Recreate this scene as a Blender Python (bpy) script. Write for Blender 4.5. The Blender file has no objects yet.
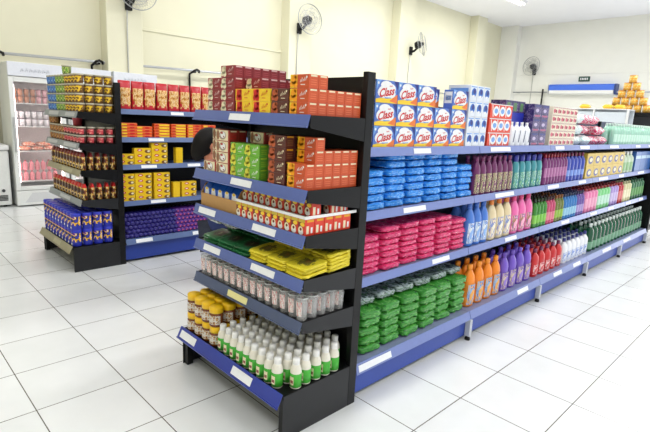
import bpy, bmesh, math, random
from mathutils import Vector, Matrix, noise
random.seed(7)
PI = math.pi
COL = bpy.context.scene.collection
def lin(c):
    return tuple(((v/255)/12.92 if v/255 <= .04045 else ((v/255+.055)/1.055)**2.4) for v in c)

# ------------------------------------------------------------------ materials
def _new(name):
    m = bpy.data.materials.new(name); m.use_nodes = True
    nt = m.node_tree; return m, nt, nt.nodes['Principled BSDF']
_mc = {}
def mat(name, rgb, rough=.45, metal=0., var=.06, spec=.5, coat=0., bump=0., scale=40., alpha=1.):
    if name in _mc: return _mc[name]
    m, nt, p = _new(name)
    p.inputs['Roughness'].default_value = rough; p.inputs['Metallic'].default_value = metal
    p.inputs['Specular IOR Level'].default_value = spec; p.inputs['Coat Weight'].default_value = coat
    p.inputs['Alpha'].default_value = alpha
    tc = nt.nodes.new('ShaderNodeTexCoord'); nz = nt.nodes.new('ShaderNodeTexNoise')
    nz.inputs['Scale'].default_value = scale; nz.inputs['Detail'].default_value = 2
    nt.links.new(tc.outputs['Object'], nz.inputs['Vector'])
    mx = nt.nodes.new('ShaderNodeMix'); mx.data_type = 'RGBA'
    c = lin(rgb); mx.inputs['A'].default_value = (*[v*(1-var) for v in c], 1)
    mx.inputs['B'].default_value = (*[min(1, v*(1+var)) for v in c], 1)
    nt.links.new(nz.outputs['Fac'], mx.inputs['Factor']); nt.links.new(mx.outputs['Result'], p.inputs['Base Color'])
    if bump:
        b = nt.nodes.new('ShaderNodeBump'); b.inputs['Strength'].default_value = bump; b.inputs['Distance'].default_value = .01
        nt.links.new(nz.outputs['Fac'], b.inputs['Height']); nt.links.new(b.outputs['Normal'], p.inputs['Normal'])
    _mc[name] = m; return m
def pmat(name, stops, scale=6., rough=.35, detail=1.5, stretch=(1, 1, 1), bump=0.):
    """printed film / busy artwork: constant bands of a noise on the object's own coordinates"""
    if name in _mc: return _mc[name]
    m, nt, p = _new(name); p.inputs['Roughness'].default_value = rough
    tc = nt.nodes.new('ShaderNodeTexCoord'); mp = nt.nodes.new('ShaderNodeMapping'); mp.inputs['Scale'].default_value = stretch
    nz = nt.nodes.new('ShaderNodeTexNoise'); nz.inputs['Scale'].default_value = scale; nz.inputs['Detail'].default_value = detail
    nt.links.new(tc.outputs['Generated'], mp.inputs['Vector']); nt.links.new(mp.outputs['Vector'], nz.inputs['Vector'])
    r = nt.nodes.new('ShaderNodeValToRGB'); r.color_ramp.interpolation = 'CONSTANT'
    el = r.color_ramp.elements
    while len(el) < len(stops): el.new(.5)
    for e, (pos, c) in zip(el, stops): e.position = pos; e.color = (*lin(c), 1)
    nt.links.new(nz.outputs['Fac'], r.inputs['Fac']); nt.links.new(r.outputs['Color'], p.inputs['Base Color'])
    if bump:
        b = nt.nodes.new('ShaderNodeBump'); b.inputs['Strength'].default_value = bump; b.inputs['Distance'].default_value = .006
        nt.links.new(nz.outputs['Fac'], b.inputs['Height']); nt.links.new(b.outputs['Normal'], p.inputs['Normal'])
    _mc[name] = m; return m
def emat(name, rgb, s):
    if name in _mc: return _mc[name]
    m, nt, p = _new(name); p.inputs['Base Color'].default_value = (*lin(rgb), 1)
    p.inputs['Emission Color'].default_value = (*lin(rgb), 1); p.inputs['Emission Strength'].default_value = s
    _mc[name] = m; return m
def glassmat(name, tint, clear, rough=.05):
    if name in _mc: return _mc[name]
    m, nt, p = _new(name); p.inputs['Base Color'].default_value = (*lin(tint), 1); p.inputs['Roughness'].default_value = rough
    tr = nt.nodes.new('ShaderNodeBsdfTransparent'); mx = nt.nodes.new('ShaderNodeMixShader'); mx.inputs[0].default_value = clear
    nt.links.new(p.outputs[0], mx.inputs[1]); nt.links.new(tr.outputs[0], mx.inputs[2])
    nt.links.new(mx.outputs[0], nt.nodes['Material Output'].inputs['Surface']); _mc[name] = m; return m

black = mat('black_steel', (14, 14, 16), .4, spec=.3)
darkgrey = mat('charcoal_steel', (36, 37, 40), .42, spec=.35)
railblue = mat('lavender_blue_rail', (88, 106, 172), .3, coat=.2)
baseblue = mat('royal_blue_rail', (38, 58, 160), .28, coat=.3)
kickblue = mat('blue_kickplate', (52, 78, 168), .35)
runshelf = mat('pale_blue_shelf', (138, 146, 182), .4)
runrail = mat('pale_lavender_rail', (120, 136, 196), .3, coat=.2)
slaterail = mat('slate_blue_rail', (92, 112, 158), .35)
greyrail = mat('grey_rail', (140, 146, 152), .35)
khakirail = mat('yellowed_rail', (158, 150, 120), .4)
paper = mat('white_paper', (244, 246, 250), .6)
ypaper = mat('yellow_paper', (236, 228, 160), .6)
steel = mat('brushed_steel', (188, 190, 196), .3, .6)
white = mat('white_plastic', (240, 240, 240), .35)
offwhite = mat('white_enamel', (232, 234, 232), .3)
red = mat('red_ink', (205, 28, 32), .4); dred = mat('dark_red', (132, 22, 30), .4); orange = mat('orange_print', (232, 98, 36), .4)
yellow = mat('yellow_print', (246, 206, 44), .4); gold = mat('gold_print', (226, 160, 30), .4); blue = mat('blue_print', (48, 92, 196), .35)
navy = mat('navy_print', (34, 44, 128), .35); green = mat('green_print', (48, 168, 52), .4); lime = mat('lime_print', (130, 190, 50), .4)
brown = mat('brown_print', (92, 44, 36), .4); cream = mat('cream_print', (238, 226, 190), .45); pink = mat('pink_print', (232, 84, 150), .4)
maroon = mat('maroon_print', (140, 38, 46), .4); skyblue = mat('sky_print', (110, 160, 226), .35); kraft = mat('kraft_card', (190, 146, 92), .8, bump=.1)

# ------------------------------------------------------------------ mesh builder
class MB:
    def __init__(s): s.v = []; s.f = []; s.mi = []; s.sm = []; s.mats = []
    def m(s, m):
        if m not in s.mats: s.mats.append(m)
        return s.mats.index(m)
    def add(s, vs, fs, m, smooth=False):
        b = len(s.v); s.v += [tuple(v) for v in vs]; k = s.m(m)
        for f in fs: s.f.append([b+i for i in f]); s.mi.append(k); s.sm.append(smooth)
        return s
    def box(s, x0, x1, y0, y1, z0, z1, m, bev=0.):
        if bev <= 0:
            vs = [(x, y, z) for x in (x0, x1) for y in (y0, y1) for z in (z0, z1)]
            return s.add(vs, [(0, 1, 3, 2), (4, 6, 7, 5), (0, 4, 5, 1), (2, 3, 7, 6), (0, 2, 6, 4), (1, 5, 7, 3)], m)
        bm = bmesh.new(); bmesh.ops.create_cube(bm, size=1)
        for v in bm.verts: v.co = Vector(((x0+x1)/2+v.co.x*(x1-x0), (y0+y1)/2+v.co.y*(y1-y0), (z0+z1)/2+v.co.z*(z1-z0)))
        bmesh.ops.bevel(bm, geom=bm.edges[:], offset=bev, segments=2, affect='EDGES', profile=.5)
        bm.verts.index_update(); s.add([v.co for v in bm.verts], [[v.index for v in f.verts] for f in bm.faces], m); bm.free(); return s
    def rect(s, x0, x1, z0, z1, y, m):          # a print on a front (-y) face
        return s.add([(x0, y, z0), (x1, y, z0), (x1, y, z1), (x0, y, z1)], [(0, 1, 2, 3)], m)
    def poly(s, pts, y, m): return s.add([(a, y, b) for a, b in pts], [list(range(len(pts)))], m)
    def disc(s, cx, cz, rx, rz, y, m, n=14, tilt=0.):
        c, q = math.cos(tilt), math.sin(tilt)
        return s.poly([(cx+rx*math.cos(t)*c-rz*math.sin(t)*q, cz+rx*math.cos(t)*q+rz*math.sin(t)*c) for t in [2*PI*i/n for i in range(n)]], y, m)
    def side(s, y0, y1, z0, z1, x, m):          # a print on a side face, both ways
        s.add([(x, y0, z0), (x, y1, z0), (x, y1, z1), (x, y0, z1)], [(0, 1, 2, 3)], m)
        return s.add([(-x, y0, z0), (-x, y0, z1), (-x, y1, z1), (-x, y1, z0)], [(0, 1, 2, 3)], m)
    def lathe(s, prof, m, seg=16, c=(0, 0, 0), sx=1., sy=1., a0=0., a1=2*PI, sup=2., smooth=True, caps=True):
        full = abs(a1-a0-2*PI) < 1e-6; n = seg if full else seg+1
        vs = []
        for r, z in prof:
            for i in range(n):
                a = a0+(a1-a0)*i/seg; ca, sa = math.cos(a), math.sin(a)
                k = (abs(ca)**sup+abs(sa)**sup)**(-1/sup)
                vs.append((c[0]+r*sx*ca*k, c[1]+r*sy*sa*k, c[2]+z))
        fs = []
        for j in range(len(prof)-1):
            for i in range(seg):
                i2 = (i+1) % n if full else i+1
                fs.append((j*n+i, j*n+i2, (j+1)*n+i2, (j+1)*n+i))
        s.add(vs, fs, m, smooth)
        if full and caps:
            b = len(s.v)-len(vs)
            for j, rev in ((0, True), (len(prof)-1, False)):
                if prof[j][0] > 1e-5:
                    ring = [b+j*n+i for i in range(n)]
                    s.f.append(ring[::-1] if rev else ring); s.mi.append(s.m(m)); s.sm.append(False)
        return s
    def tube(s, pts, r, m, seg=8):
        pts = [Vector(p) for p in pts]; rs = r if isinstance(r, (list, tuple)) else [r]*len(pts)
        vs = []; up = None
        for i, p in enumerate(pts):
            t = (pts[min(i+1, len(pts)-1)]-pts[max(i-1, 0)]).normalized()
            if up is None: up = Vector((0, 0, 1)) if abs(t.z) < .9 else Vector((1, 0, 0))
            a = t.cross(up).normalized(); up = a.cross(t).normalized()
            vs += [p+rs[i]*(a*math.cos(2*PI*k/seg)+up*math.sin(2*PI*k/seg)) for k in range(seg)]
        fs = [(i*seg+k, i*seg+(k+1) % seg, (i+1)*seg+(k+1) % seg, (i+1)*seg+k) for i in range(len(pts)-1) for k in range(seg)]
        fs += [list(range(seg))[::-1], [(len(pts)-1)*seg+k for k in range(seg)]]
        return s.add(vs, fs, m, True)
    def prism(s, pts, x0, x1, m):               # (y,z) outline swept along x
        n = len(pts); vs = [(x0, a, b) for a, b in pts]+[(x1, a, b) for a, b in pts]
        return s.add(vs, [list(range(n))[::-1], [n+i for i in range(n)]]+[(i, (i+1) % n, n+(i+1) % n, n+i) for i in range(n)], m)
    def text(s, txt, cx, cz, h, y, m, slant=.2, rise=.0, wide=1.):
        vs, fs = textgeo(txt); xs = [v[0] for v in vs]; zs = [v[1] for v in vs]
        k = h/(max(zs)-min(zs)); mx = (max(xs)+min(xs))/2; mz = (max(zs)+min(zs))/2
        return s.add([(cx+(a-mx)*k*wide+(b-mz)*k*slant, y, cz+(b-mz)*k+(a-mx)*k*rise) for a, b in vs], fs, m)
    def bag(s, w, d, h, m, seed, nx=10, ny=8, rough=.16, seal=.1):
        """a soft filled sachet lying flat: width x, depth y, thickness z, crimped at both x ends"""
        vs = []; o = Vector((seed*3.7, seed*1.3, 0))
        for side in (1, -1):
            for j in range(ny+1):
                for i in range(nx+1):
                    u = 2*i/nx-1; v = 2*j/ny-1
                    e = max(0, 1-abs(u)**4)**.5*max(0, 1-abs(v)**5)**.5
                    t = h/2*e*(1+rough*2*noise.noise(Vector((u*2.6, v*2.2, side*3))+o)) + (rough*.35*h*noise.noise(Vector((u*6, v*5, side))+o))*e
                    px = u*w/2*(1+.03*noise.noise(Vector((v*3, 1, 0))+o)); py = v*d/2*(1+.05*noise.noise(Vector((u*3, 5, 0))+o))
                    vs.append((px, py, max(0, h/2+side*t+(.1*h*noise.noise(Vector((u*4, v*4, 9))+o) if e == 0 else 0))))
        n = (nx+1)*(ny+1); fs = []
        for j in range(ny):
            for i in range(nx):
                a = j*(nx+1)+i; fs.append((a, a+1, a+nx+2, a+nx+1)); fs.append((n+a, n+a+nx+1, n+a+nx+2, n+a+1))
        s.add(vs, fs, m, True)
        return s
    def brick(s, w, d, h, m, seed, fin=.012):
        """a filled film bag lying flat, squared by its neighbours, wrinkled, crimped at both x ends"""
        bm = bmesh.new(); bmesh.ops.create_cube(bm, size=2)
        bmesh.ops.subdivide_edges(bm, edges=bm.edges[:], cuts=9, use_grid_fill=True)
        o = Vector((seed*3.7, seed*1.3, seed*.7)); fx = random.Random(seed)
        sk = fx.uniform(-.12, .12)
        for v in bm.verts:
            p = v.co.copy(); L = (abs(p.x)**5+abs(p.y)**6+abs(p.z)**3.2)
            k = 1/max(1e-6, (abs(p.x)**9+abs(p.y)**9+abs(p.z)**7)**(1/8.5)); p = p*k
            q = Vector((p.x*w/2, p.y*d/2, p.z*h/2))
            n1 = noise.noise(Vector((p.x*1.7, p.y*1.7, p.z*1.2))+o); n2 = noise.noise(Vector((p.x*4.5, p.y*4, p.z*2.5))+o*1.3); n3 = noise.noise(Vector((p.x*9, p.y*8, p.z*5))+o)
            sag = 1-.1*abs(p.x)**6-.06*abs(p.y)**6
            q.z = q.z*sag*(1+.18*n1)+h*(.12*n2+.09*n3)*(1 if p.z > -.8 else .3)
            q.x += w*(.03*n2+.02*n3)+sk*q.y*.2; q.y += d*(.016*n1+.016*n3)+(-.008*(abs(n2)*2) if p.y < -.6 else 0)
            v.co = Vector((q.x, q.y, max(.0, q.z+h/2)))
        bm.verts.index_update(); s.add([v.co for v in bm.verts], [[v.index for v in f.verts] for f in bm.faces], m, True); bm.free()
        for sx in (-1, 1):
            zc = h*.5; n_ = 9; vs = []
            for i in range(n_):
                t = -1+2*i/(n_-1); wob = noise.noise(Vector((t*3, sx*2, 0))+o)
                vs += [(sx*w*.47+sk*t*d*.09, t*d*.42, zc+.12*h*wob), (sx*(w/2+fin), t*d*.44, zc-h*.15+.3*h*wob)]
            s.add(vs, [(2*i, 2*i+1, 2*i+3, 2*i+2) for i in range(n_-1)], m, True)
        return s
    def mesh(s, name):
        me = bpy.data.meshes.new(name); me.from_pydata(s.v, [], s.f); me.update()
        for m in s.mats: me.materials.append(m)
        me.polygons.foreach_set('material_index', s.mi); me.polygons.foreach_set('use_smooth', s.sm); me.update()
        return me
_tg = {}
def textgeo(txt):
    if txt not in _tg:
        cu = bpy.data.curves.new('t', 'FONT'); cu.body = txt; cu.offset = .03; cu.resolution_u = 3
        o = bpy.data.objects.new('t', cu); COL.objects.link(o); bpy.context.view_layer.update()
        me = bpy.data.meshes.new_from_object(o.evaluated_get(bpy.context.evaluated_depsgraph_get()))
        _tg[txt] = ([(v.co.x, v.co.y) for v in me.vertices], [list(p.vertices) for p in me.polygons])
        bpy.data.objects.remove(o); bpy.data.curves.remove(cu); bpy.data.meshes.remove(me)
    return _tg[txt]

# ------------------------------------------------------------------ objects
def obj(name, data, parent=None, loc=(0, 0, 0), rz=0.):
    if isinstance(data, MB): data = data.mesh(name)
    o = bpy.data.objects.new(name, data); COL.objects.link(o); o.parent = parent
    o.location = loc; o.rotation_euler = (0, 0, rz); return o
LABELS = {}; BAD = []
def tag(o, label, cat, group=None, share=False):
    n = len(label.replace(',', ' ').split())
    if not 4 <= n <= 16: BAD.append((n, label))
    if label in LABELS: BAD.append(('twice', label))
    LABELS[label] = 1
    o['label'] = label; o['category'] = cat
    if group: o['group'] = group
    return o
def thing(name, label, cat, loc=(0, 0, 0), rz=0., group=None):
    return tag(obj(name, None, None, loc, rz), label, cat, group)
def struct(name, mb, label=None):
    o = obj(name, mb); o['kind'] = 'structure'
    if label: o['label'] = label
    return o
class Kind:
    """one kind of product: parts = [(name, MB or list of MB variants)], a single part makes a one-mesh thing"""
    def __init__(s, name, desc, cat, group, parts):
        s.name, s.desc, s.cat, s.group = name, desc, cat, group
        s.parts = [(n, [b.mesh(n) for b in (mb if isinstance(mb, list) else [mb])]) for n, mb in parts]
    def put(s, loc, rz, where, tilt=(0, 0), desc=None, group=None):
        lab = ' '.join(f"{desc or s.desc}, {where}".split())
        if len(s.parts) == 1:
            o = obj(s.name, random.choice(s.parts[0][1]), None, loc, rz)
        else:
            o = obj(s.name, None, None, loc, rz)
            for n, ms in s.parts: obj(n, random.choice(ms), o)
        o.rotation_euler = (tilt[0], tilt[1], rz)
        return tag(o, lab, s.cat, group or s.group)
ORD = 'first second third fourth fifth sixth seventh eighth ninth tenth eleventh twelfth thirteenth fourteenth fifteenth sixteenth seventeenth eighteenth nineteenth twentieth'.split()
def rowword(r): return 'front row' if r == 0 else f'{ORD[r]} row'
def tierword(t, n): return 'bottom tier' if t == 0 else ('top tier' if t == n-1 else f'{ORD[t]} tier')
def where(c, ref, r=None, nr=1, t=None, nt=1):
    out = []
    if nt > 1: out.append(tierword(t, nt))
    if nr > 1: out.append(rowword(r))
    out.append(f'{ORD[c]} from {ref}'); return ', '.join(out)
POST = 'the black post'
def rgrid(k, x0, pitch, n, yf, z, rows=1, rp=.1, tiers=1, th=.1, ref=POST, jit=.0, keep=None, turn=0.):
    """products standing on a long shelf whose front faces -y; yf = y of the products' centres in the front row"""
    for r in range(rows):
        for c in range(n):
            for t in range(tiers):
                if keep and not keep(c, r, t): continue
                k.put((x0+pitch*(c+.5)+random.uniform(-jit, jit), yf+rp*r+random.uniform(-jit, jit), z+th*t), turn+random.uniform(-jit, jit)*4, where(c, ref, r, rows, t, tiers))
def egrid(k, y0, pitch, n, xf, z, rows=1, rp=.1, tiers=1, th=.1, ref=POST, jit=.0, keep=None, c0=0, dx=0., desc=None):
    """products on an end display whose front faces -x; columns counted from the post at small y"""
    for r in range(rows):
        for c in range(n):
            for t in range(tiers):
                if keep and not keep(c, r, t): continue
                k.put((xf+rp*r+random.uniform(-jit, jit), y0+pitch*(c+.5)+random.uniform(-jit, jit), z+th*t), -PI/2+random.uniform(-jit, jit)*5, where(c+c0, ref, r, rows, t, tiers), desc=desc)

# ------------------------------------------------------------------ camera
cam = bpy.data.cameras.new('camera'); co = bpy.data.objects.new('camera', cam); COL.objects.link(co)
yaw, pitch, roll, FPX = .791709337, .201012959, .0491437745, 483.412762
f = Vector((math.cos(yaw)*math.cos(pitch), math.sin(yaw)*math.cos(pitch), -math.sin(pitch)))
r0 = Vector((math.sin(yaw), -math.cos(yaw), 0)); u0 = r0.cross(f)
rr = r0*math.cos(roll)+u0*math.sin(roll); uu = u0*math.cos(roll)-r0*math.sin(roll)
M = Matrix((rr, uu, -f)).transposed().to_4x4(); M.translation = (-1.81476656, -1.54113566, 1.50552363)
co.matrix_world = M; cam.sensor_fit = 'HORIZONTAL'; cam.sensor_width = 36; cam.lens = FPX*36/650; cam.clip_start = .05
bpy.context.scene.camera = co

# ------------------------------------------------------------------ room
YW, XF, ZC, XN, YR = 7.2, 15.4, 4.93, -6., -6.
def floormat():
    m, nt, p = _new('floor_tiles'); N = nt.nodes; L = nt.links
    tc = N.new('ShaderNodeTexCoord'); sp = N.new('ShaderNodeSeparateXYZ'); L.new(tc.outputs['Object'], sp.inputs[0])
    def mth(op, a, b=None):
        n = N.new('ShaderNodeMath'); n.operation = op
        for i, v in enumerate((a, b)):
            if v is None: continue
            if isinstance(v, (int, float)): n.inputs[i].default_value = v
            else: L.new(v, n.inputs[i])
        return n.outputs[0]
    T = .445; ms = []; ids = []
    for ax, ph in (('X', .493), ('Y', -.357)):
        q = mth('DIVIDE', mth('SUBTRACT', sp.outputs[ax], ph), T); fr = mth('FRACT', q); ids.append(mth('FLOOR', q))
        d = mth('MINIMUM', fr, mth('SUBTRACT', 1, fr)); ms.append(mth('LESS_THAN', d, .0026/T))
    line = mth('MAXIMUM', ms[0], ms[1])
    cb = N.new('ShaderNodeCombineXYZ'); L.new(ids[0], cb.inputs[0]); L.new(ids[1], cb.inputs[1])
    wn = N.new('ShaderNodeTexWhiteNoise'); L.new(cb.outputs[0], wn.inputs['Vector'])
    nz = N.new('ShaderNodeTexNoise'); nz.inputs['Scale'].default_value = 5; nz.inputs['Detail'].default_value = 5; L.new(tc.outputs['Object'], nz.inputs['Vector'])
    fac = mth('ADD', mth('MULTIPLY', wn.outputs['Value'], .35), mth('MULTIPLY', nz.outputs['Fac'], .65))
    mx = N.new('ShaderNodeMix'); mx.data_type = 'RGBA'; mx.inputs['A'].default_value = (*lin((218, 221, 221)), 1); mx.inputs['B'].default_value = (*lin((238, 240, 241)), 1)
    L.new(fac, mx.inputs['Factor'])
    m2 = N.new('ShaderNodeMix'); m2.data_type = 'RGBA'; L.new(line, m2.inputs['Factor']); L.new(mx.outputs['Result'], m2.inputs['A'])
    m2.inputs['B'].default_value = (*lin((92, 88, 80)), 1); L.new(m2.outputs['Result'], p.inputs['Base Color'])
    p.inputs['Roughness'].default_value = .22; p.inputs['Specular IOR Level'].default_value = .5
    b = N.new('ShaderNodeBump'); b.inputs['Strength'].default_value = .4; b.inputs['Distance'].default_value = .002; b.invert = True
    L.new(line, b.inputs['Height']); L.new(b.outputs['Normal'], p.inputs['Normal'])
    return m
wallm = mat('cream_wall_paint', (226, 223, 198), .7, var=.03, scale=3)
wallw = mat('white_wall_paint', (236, 236, 230), .7, var=.03, scale=3)
ceilm = mat('white_ceiling_paint', (244, 244, 250), .8, var=.02, scale=2)
struct('floor', MB().box(XN, XF, YR, YW, -.1, 0, floormat()))
struct('ceiling', MB().box(XN-.2, XF+.2, YR-.2, YW+.2, ZC, ZC+.15, ceilm))
struct('wall_left', MB().box(XN-.2, XF+.2, YW, YW+.2, 0, ZC, wallm))
w = MB(); DY0, DY1, DZ = -5., 1.2, 3.6          # far wall, with the shop entrance outside the frame
w.box(XF, XF+.2, DY1, YW, 0, ZC, wallw); w.box(XF, XF+.2, YR, DY0, 0, ZC, wallw); w.box(XF, XF+.2, DY0, DY1, DZ, ZC, wallw)
struct('wall_far', w)
w = MB(); WX0, WX1 = -3., 12.                  # street side: wide open shopfront
w.box(XN, WX0, YR-.2, YR, 0, ZC, wallw); w.box(WX1, XF, YR-.2, YR, 0, ZC, wallw); w.box(WX0, WX1, YR-.2, YR, 3.4, ZC, wallw)
struct('wall_right', w)
struct('wall_near', MB().box(XN-.2, XN, YR, YW, 0, ZC, wallm))
for i, (a, b) in enumerate(((1.36, 1.96), (5.19, 5.85), (8.98, 9.65), (13.0, 13.6))):
    struct('pillar', MB().box(a, b, YW-.28, YW, 0, ZC, wallm, .01), f'painted wall pillar')
struct('pillar', MB().box(XF-.28, XF, YW-.62, YW, 0, ZC, wallw, .01))
struct('trim_1', MB().box(1.96, 5.19, YW-.02, YW, 2.85, 2.9, wallm, .004))
struct('trim_2', MB().box(XF-.02, XF, 1.3, YW-.62, 3.28, 3.33, wallw, .004))

# rails along the walls
t = thing('wall_rail', 'long grey metal pipe rail running along the cream wall above the freezers', 'rail', (0, 0, 0))
obj('pipe', MB().tube([(-3.5, 7.08, 2.134), (12.5, 7.08, 2.43)], .022, steel, 10), t)
for x in (-.3, 1.27, 1.85, 3.03, 6.0): obj('bracket', MB().box(x-.02, x+.02, 7.06, YW, 2.094+(x+3.5)*.0185, 2.124+(x+3.5)*.0185, black, .003), t)
for i, x in enumerate((-.18, 1.22, 3.0)):
    z = 2.134+(x+3.5)*.0185
    tag(obj('hose', MB().tube([(x+.1, 7.045, z-.03), (x+.09, 7.02, z+.0), (x+.03, 7.0, z+.02), (x-.02, 6.98, z), (x-.03, 7.17, z-.06), (x-.03, 7.17, z-.2), (x-.03, 7.17, 1.0), (x-.03, 7.17, .02 if i else .93)], .02, black, 8)),
        ('black bent hose on wall rail beside the glass door fridge', 'black bent hose dropping from wall rail behind the stacked tubs', 'black bent hose dropping from wall rail above the red snack bags')[i], 'hose', 'hoses on the wall rail')
t = thing('wall_rail', 'thin grey pipe rail on the far white wall beside the blue unit', 'rail', (0, 0, 0))
obj('pipe', MB().tube([(15.25, 1.3, 2.7), (15.25, 6.55, 2.7)], .022, steel, 10), t)
for y in (1.6, 3.2, 6.4): obj('bracket', MB().box(15.24, XF, y-.02, y+.02, 2.67, 2.69, steel), t)
obj('post', MB().tube([(15.2, 5.5, 2.8), (15.2, 5.5, 2.2)], .03, darkgrey, 8), t)

# air curtain over the far entrance, exit sign
t = thing('air_curtain', 'long blue and white air curtain on the far white wall', 'air curtain', (15.4, 4.3, 2.78))
obj('housing', MB().prism([(-.0, .16), (-.24, .16), (-.28, .12), (-.28, -.03), (0, -.03)], -.98, .98, mat('blue_film', (66, 112, 224), .3)), t, rz=-PI/2)
obj('outlet', MB().prism([(0, -.031), (-.28, -.031), (-.26, -.12), (-.2, -.15), (0, -.15)], -.97, .97, white), t, rz=-PI/2)
for s in (-1, 1): obj('end_cap', MB().prism([(0, .165), (-.24, .165), (-.285, .12), (-.285, -.05), (-.2, -.155), (0, -.155)], s*.995-.012, s*1.03+.012, mat('dark_blue_cap', (40, 60, 120), .4) if s > 0 else white), t, rz=-PI/2)
t = thing('exit_sign', 'small dark green sign on the far wall above the blue unit', 'sign', (15.4, 4.3, 3.12))
obj('plate', MB().box(-.17, .17, -.02, 0, -.08, .08, mat('sign_green', (30, 70, 58), .5), .003), t, rz=-PI/2)
s = MB()
for i in range(5): s.rect(-.12+i*.05, -.09+i*.05, -.03, .035, -.0215, white)
obj('lettering', s, t, rz=-PI/2)

# ceiling lamps (fluorescent battens) with their light
batten = MB().box(-.75, .75, -.11, .11, -.05, 0, white, .008).mesh('housing')
tubem = MB().tube([(-.7, -.05, -.075), (.7, -.05, -.075)], .016, emat('lamp_glow', (255, 252, 245), 14), 8).mesh('tube')
tub2 = MB().tube([(-.7, .05, -.075), (.7, .05, -.075)], .016, emat('lamp_glow', (255, 252, 245), 14), 8).mesh('tube')
LE = 132.
for i, x in enumerate((-3., 0.6, 4.2, 7.8, 11.4)):
    for j, y in enumerate((-3.4, .4, 5.1)):
        t = thing('ceiling_lamp', f'white twin tube ceiling lamp, {ORD[i]} along the aisle, {ORD[j]} from the shop front', 'ceiling lamp', (x, y, ZC), 0, 'ceiling lamps')
        obj('housing', batten, t); obj('tube', tubem, t); obj('tube', tub2, t)
        l = bpy.data.lights.new('lamp_light', 'AREA'); l.shape = 'RECTANGLE'; l.size = 1.4; l.size_y = .2; l.energy = LE*((.3, .55, 1.25, 1.4, 1.4)[i] if j == 2 else (1 if i else .7)); l.color = (1, .99, .965)
        lo = bpy.data.objects.new('lamp_light', l); COL.objects.link(lo); lo.location = (x, y, ZC-.11)
def day(name, loc, rot, sx, sy, e, c=(1, 1, 1)):
    l = bpy.data.lights.new(name, 'AREA'); l.shape = 'RECTANGLE'; l.size = sx; l.size_y = sy; l.energy = e; l.color = c
    o = bpy.data.objects.new(name, l); COL.objects.link(o); o.location = loc; o.rotation_euler = rot
day('entrance_daylight', (XF+.3, (DY0+DY1)/2, DZ/2), (0, PI/2+.35, 0), DZ, DY1-DY0, 90, (.96, .98, 1))
day('shopfront_daylight', ((WX0+WX1)/2, YR-.3, 1.7), (PI/2+.45, 0, 0), WX1-WX0, 3.4, 60, (.96, .98, 1))
day('ceiling_fill', (XF+.25, (DY0+DY1)/2, .5), (0, PI/2+.9, 0), 2, DY1-DY0, 150, (.97, .98, 1))  # added fill lamp low outside the entrance, tilted up to whiten the ceiling
W = bpy.data.worlds.new('world'); bpy.context.scene.world = W; W.use_nodes = True
W.node_tree.nodes['Background'].inputs[0].default_value = (.9, .95, 1, 1); W.node_tree.nodes['Background'].inputs[1].default_value = 1.7
vs = bpy.context.scene.view_settings; vs.view_transform = 'Standard'; vs.look = 'None'; vs.gamma = 1; vs.use_curve_mapping = False; vs.exposure = -1.1

# wall fans
def fan(label, loc, rz, tilt, swing):
    t = thing('wall_fan', label, 'fan', loc, rz, 'wall fans')
    grey = mat('fan_black', (20, 20, 22), .5, spec=.3); wire = mat('fan_wire', (168, 170, 172), .4, .2)
    obj('wall_mount', MB().box(-.06, .06, -.05, 0, -.12, .1, grey, .015), t)
    obj('arm', MB().tube([(0, -.05, -.03), (0, -.14, -.02), (.02, -.2, .04), (.03, -.24, .12)], [.035, .03, .03, .04], grey, 10), t)
    h = obj('head', None, t, (.03, -.24, .14)); h.rotation_euler = (tilt, 0, swing)
    # motor, hub, blades and guard as meshes of the head
    Rf = .31
    rot = Matrix.Rotation(PI/2, 4, 'X')
    def face(mb):  # lathe axis z -> -y
        mb.v = [tuple(rot @ Vector(v)) for v in mb.v]; return mb
    obj('motor', face(MB().lathe([(0, -.1), (.07, -.1), (.095, -.05), (.095, .04), (.06, .07), (0, .07)], grey, 14)), h)
    b = MB()
    for k in range(5):
        a = 2*PI*k/5; pts = []
        for q in range(7):
            rr_ = .06+.2*q/6; wd = .035+.05*math.sin(PI*(q+1)/8)
            pts.append((rr_, wd))
        vs_ = []
        for rr_, wd in pts:
            for sgn in (1, -1):
                vs_.append((rr_*math.cos(a)-sgn*wd*math.sin(a), rr_*math.sin(a)+sgn*wd*math.cos(a), .11+sgn*.022))
        n_ = len(vs_); vs_ += [(x, y, z+.004) for x, y, z in vs_]
        fs_ = [(2*i, 2*i+2, 2*i+3, 2*i+1) for i in range(6)]+[(n_+2*i, n_+2*i+1, n_+2*i+3, n_+2*i+2) for i in range(6)]
        b.add(vs_, fs_, glassmat('smoke_blade', (190, 192, 195), .9), True)
    b.lathe([(0, .07), (.045, .075), (.045, .13), (.02, .15), (0, .15)], grey, 12)
    obj('blades', face(b), h)
    g = MB()
    for rr_, z in ((Rf, .1), (Rf, .115), (.2, .19), (.12, .2), (.06, .2), (.2, .02), (.12, -.01)):
        g.tube([(rr_*math.cos(2*PI*i/32), rr_*math.sin(2*PI*i/32), z) for i in range(33)], .004 if rr_ < Rf else .006, wire, 5)
    for k in range(36):
        a = 2*PI*k/36
        for zs in ((.2, .195, .19, .1), (-.02, 0, .02, .1)):
            g.tube([(q*math.cos(a), q*math.sin(a), z) for q, z in zip((.06, .12, .2, Rf), zs)], .0012, wire, 4)
    obj('guard', face(g), h)
    obj('cord', MB().tube([(-.03, -.03, -.12), (-.03, -.012, -.6), (-.03, -.012, -1.35)], .012, mat('grey_cord', (190, 190, 185), .5), 6), t)
    return t
fan('wall fan at the upper photo edge on the pillar above the freezers', (1.72, YW-.28, 3.2), 0, -.15, -.1)
fan('black wire wall fan on the second pillar above the orange boxes', (5.45, YW-.28, 3.38), 0, -.1, -.1)
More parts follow.
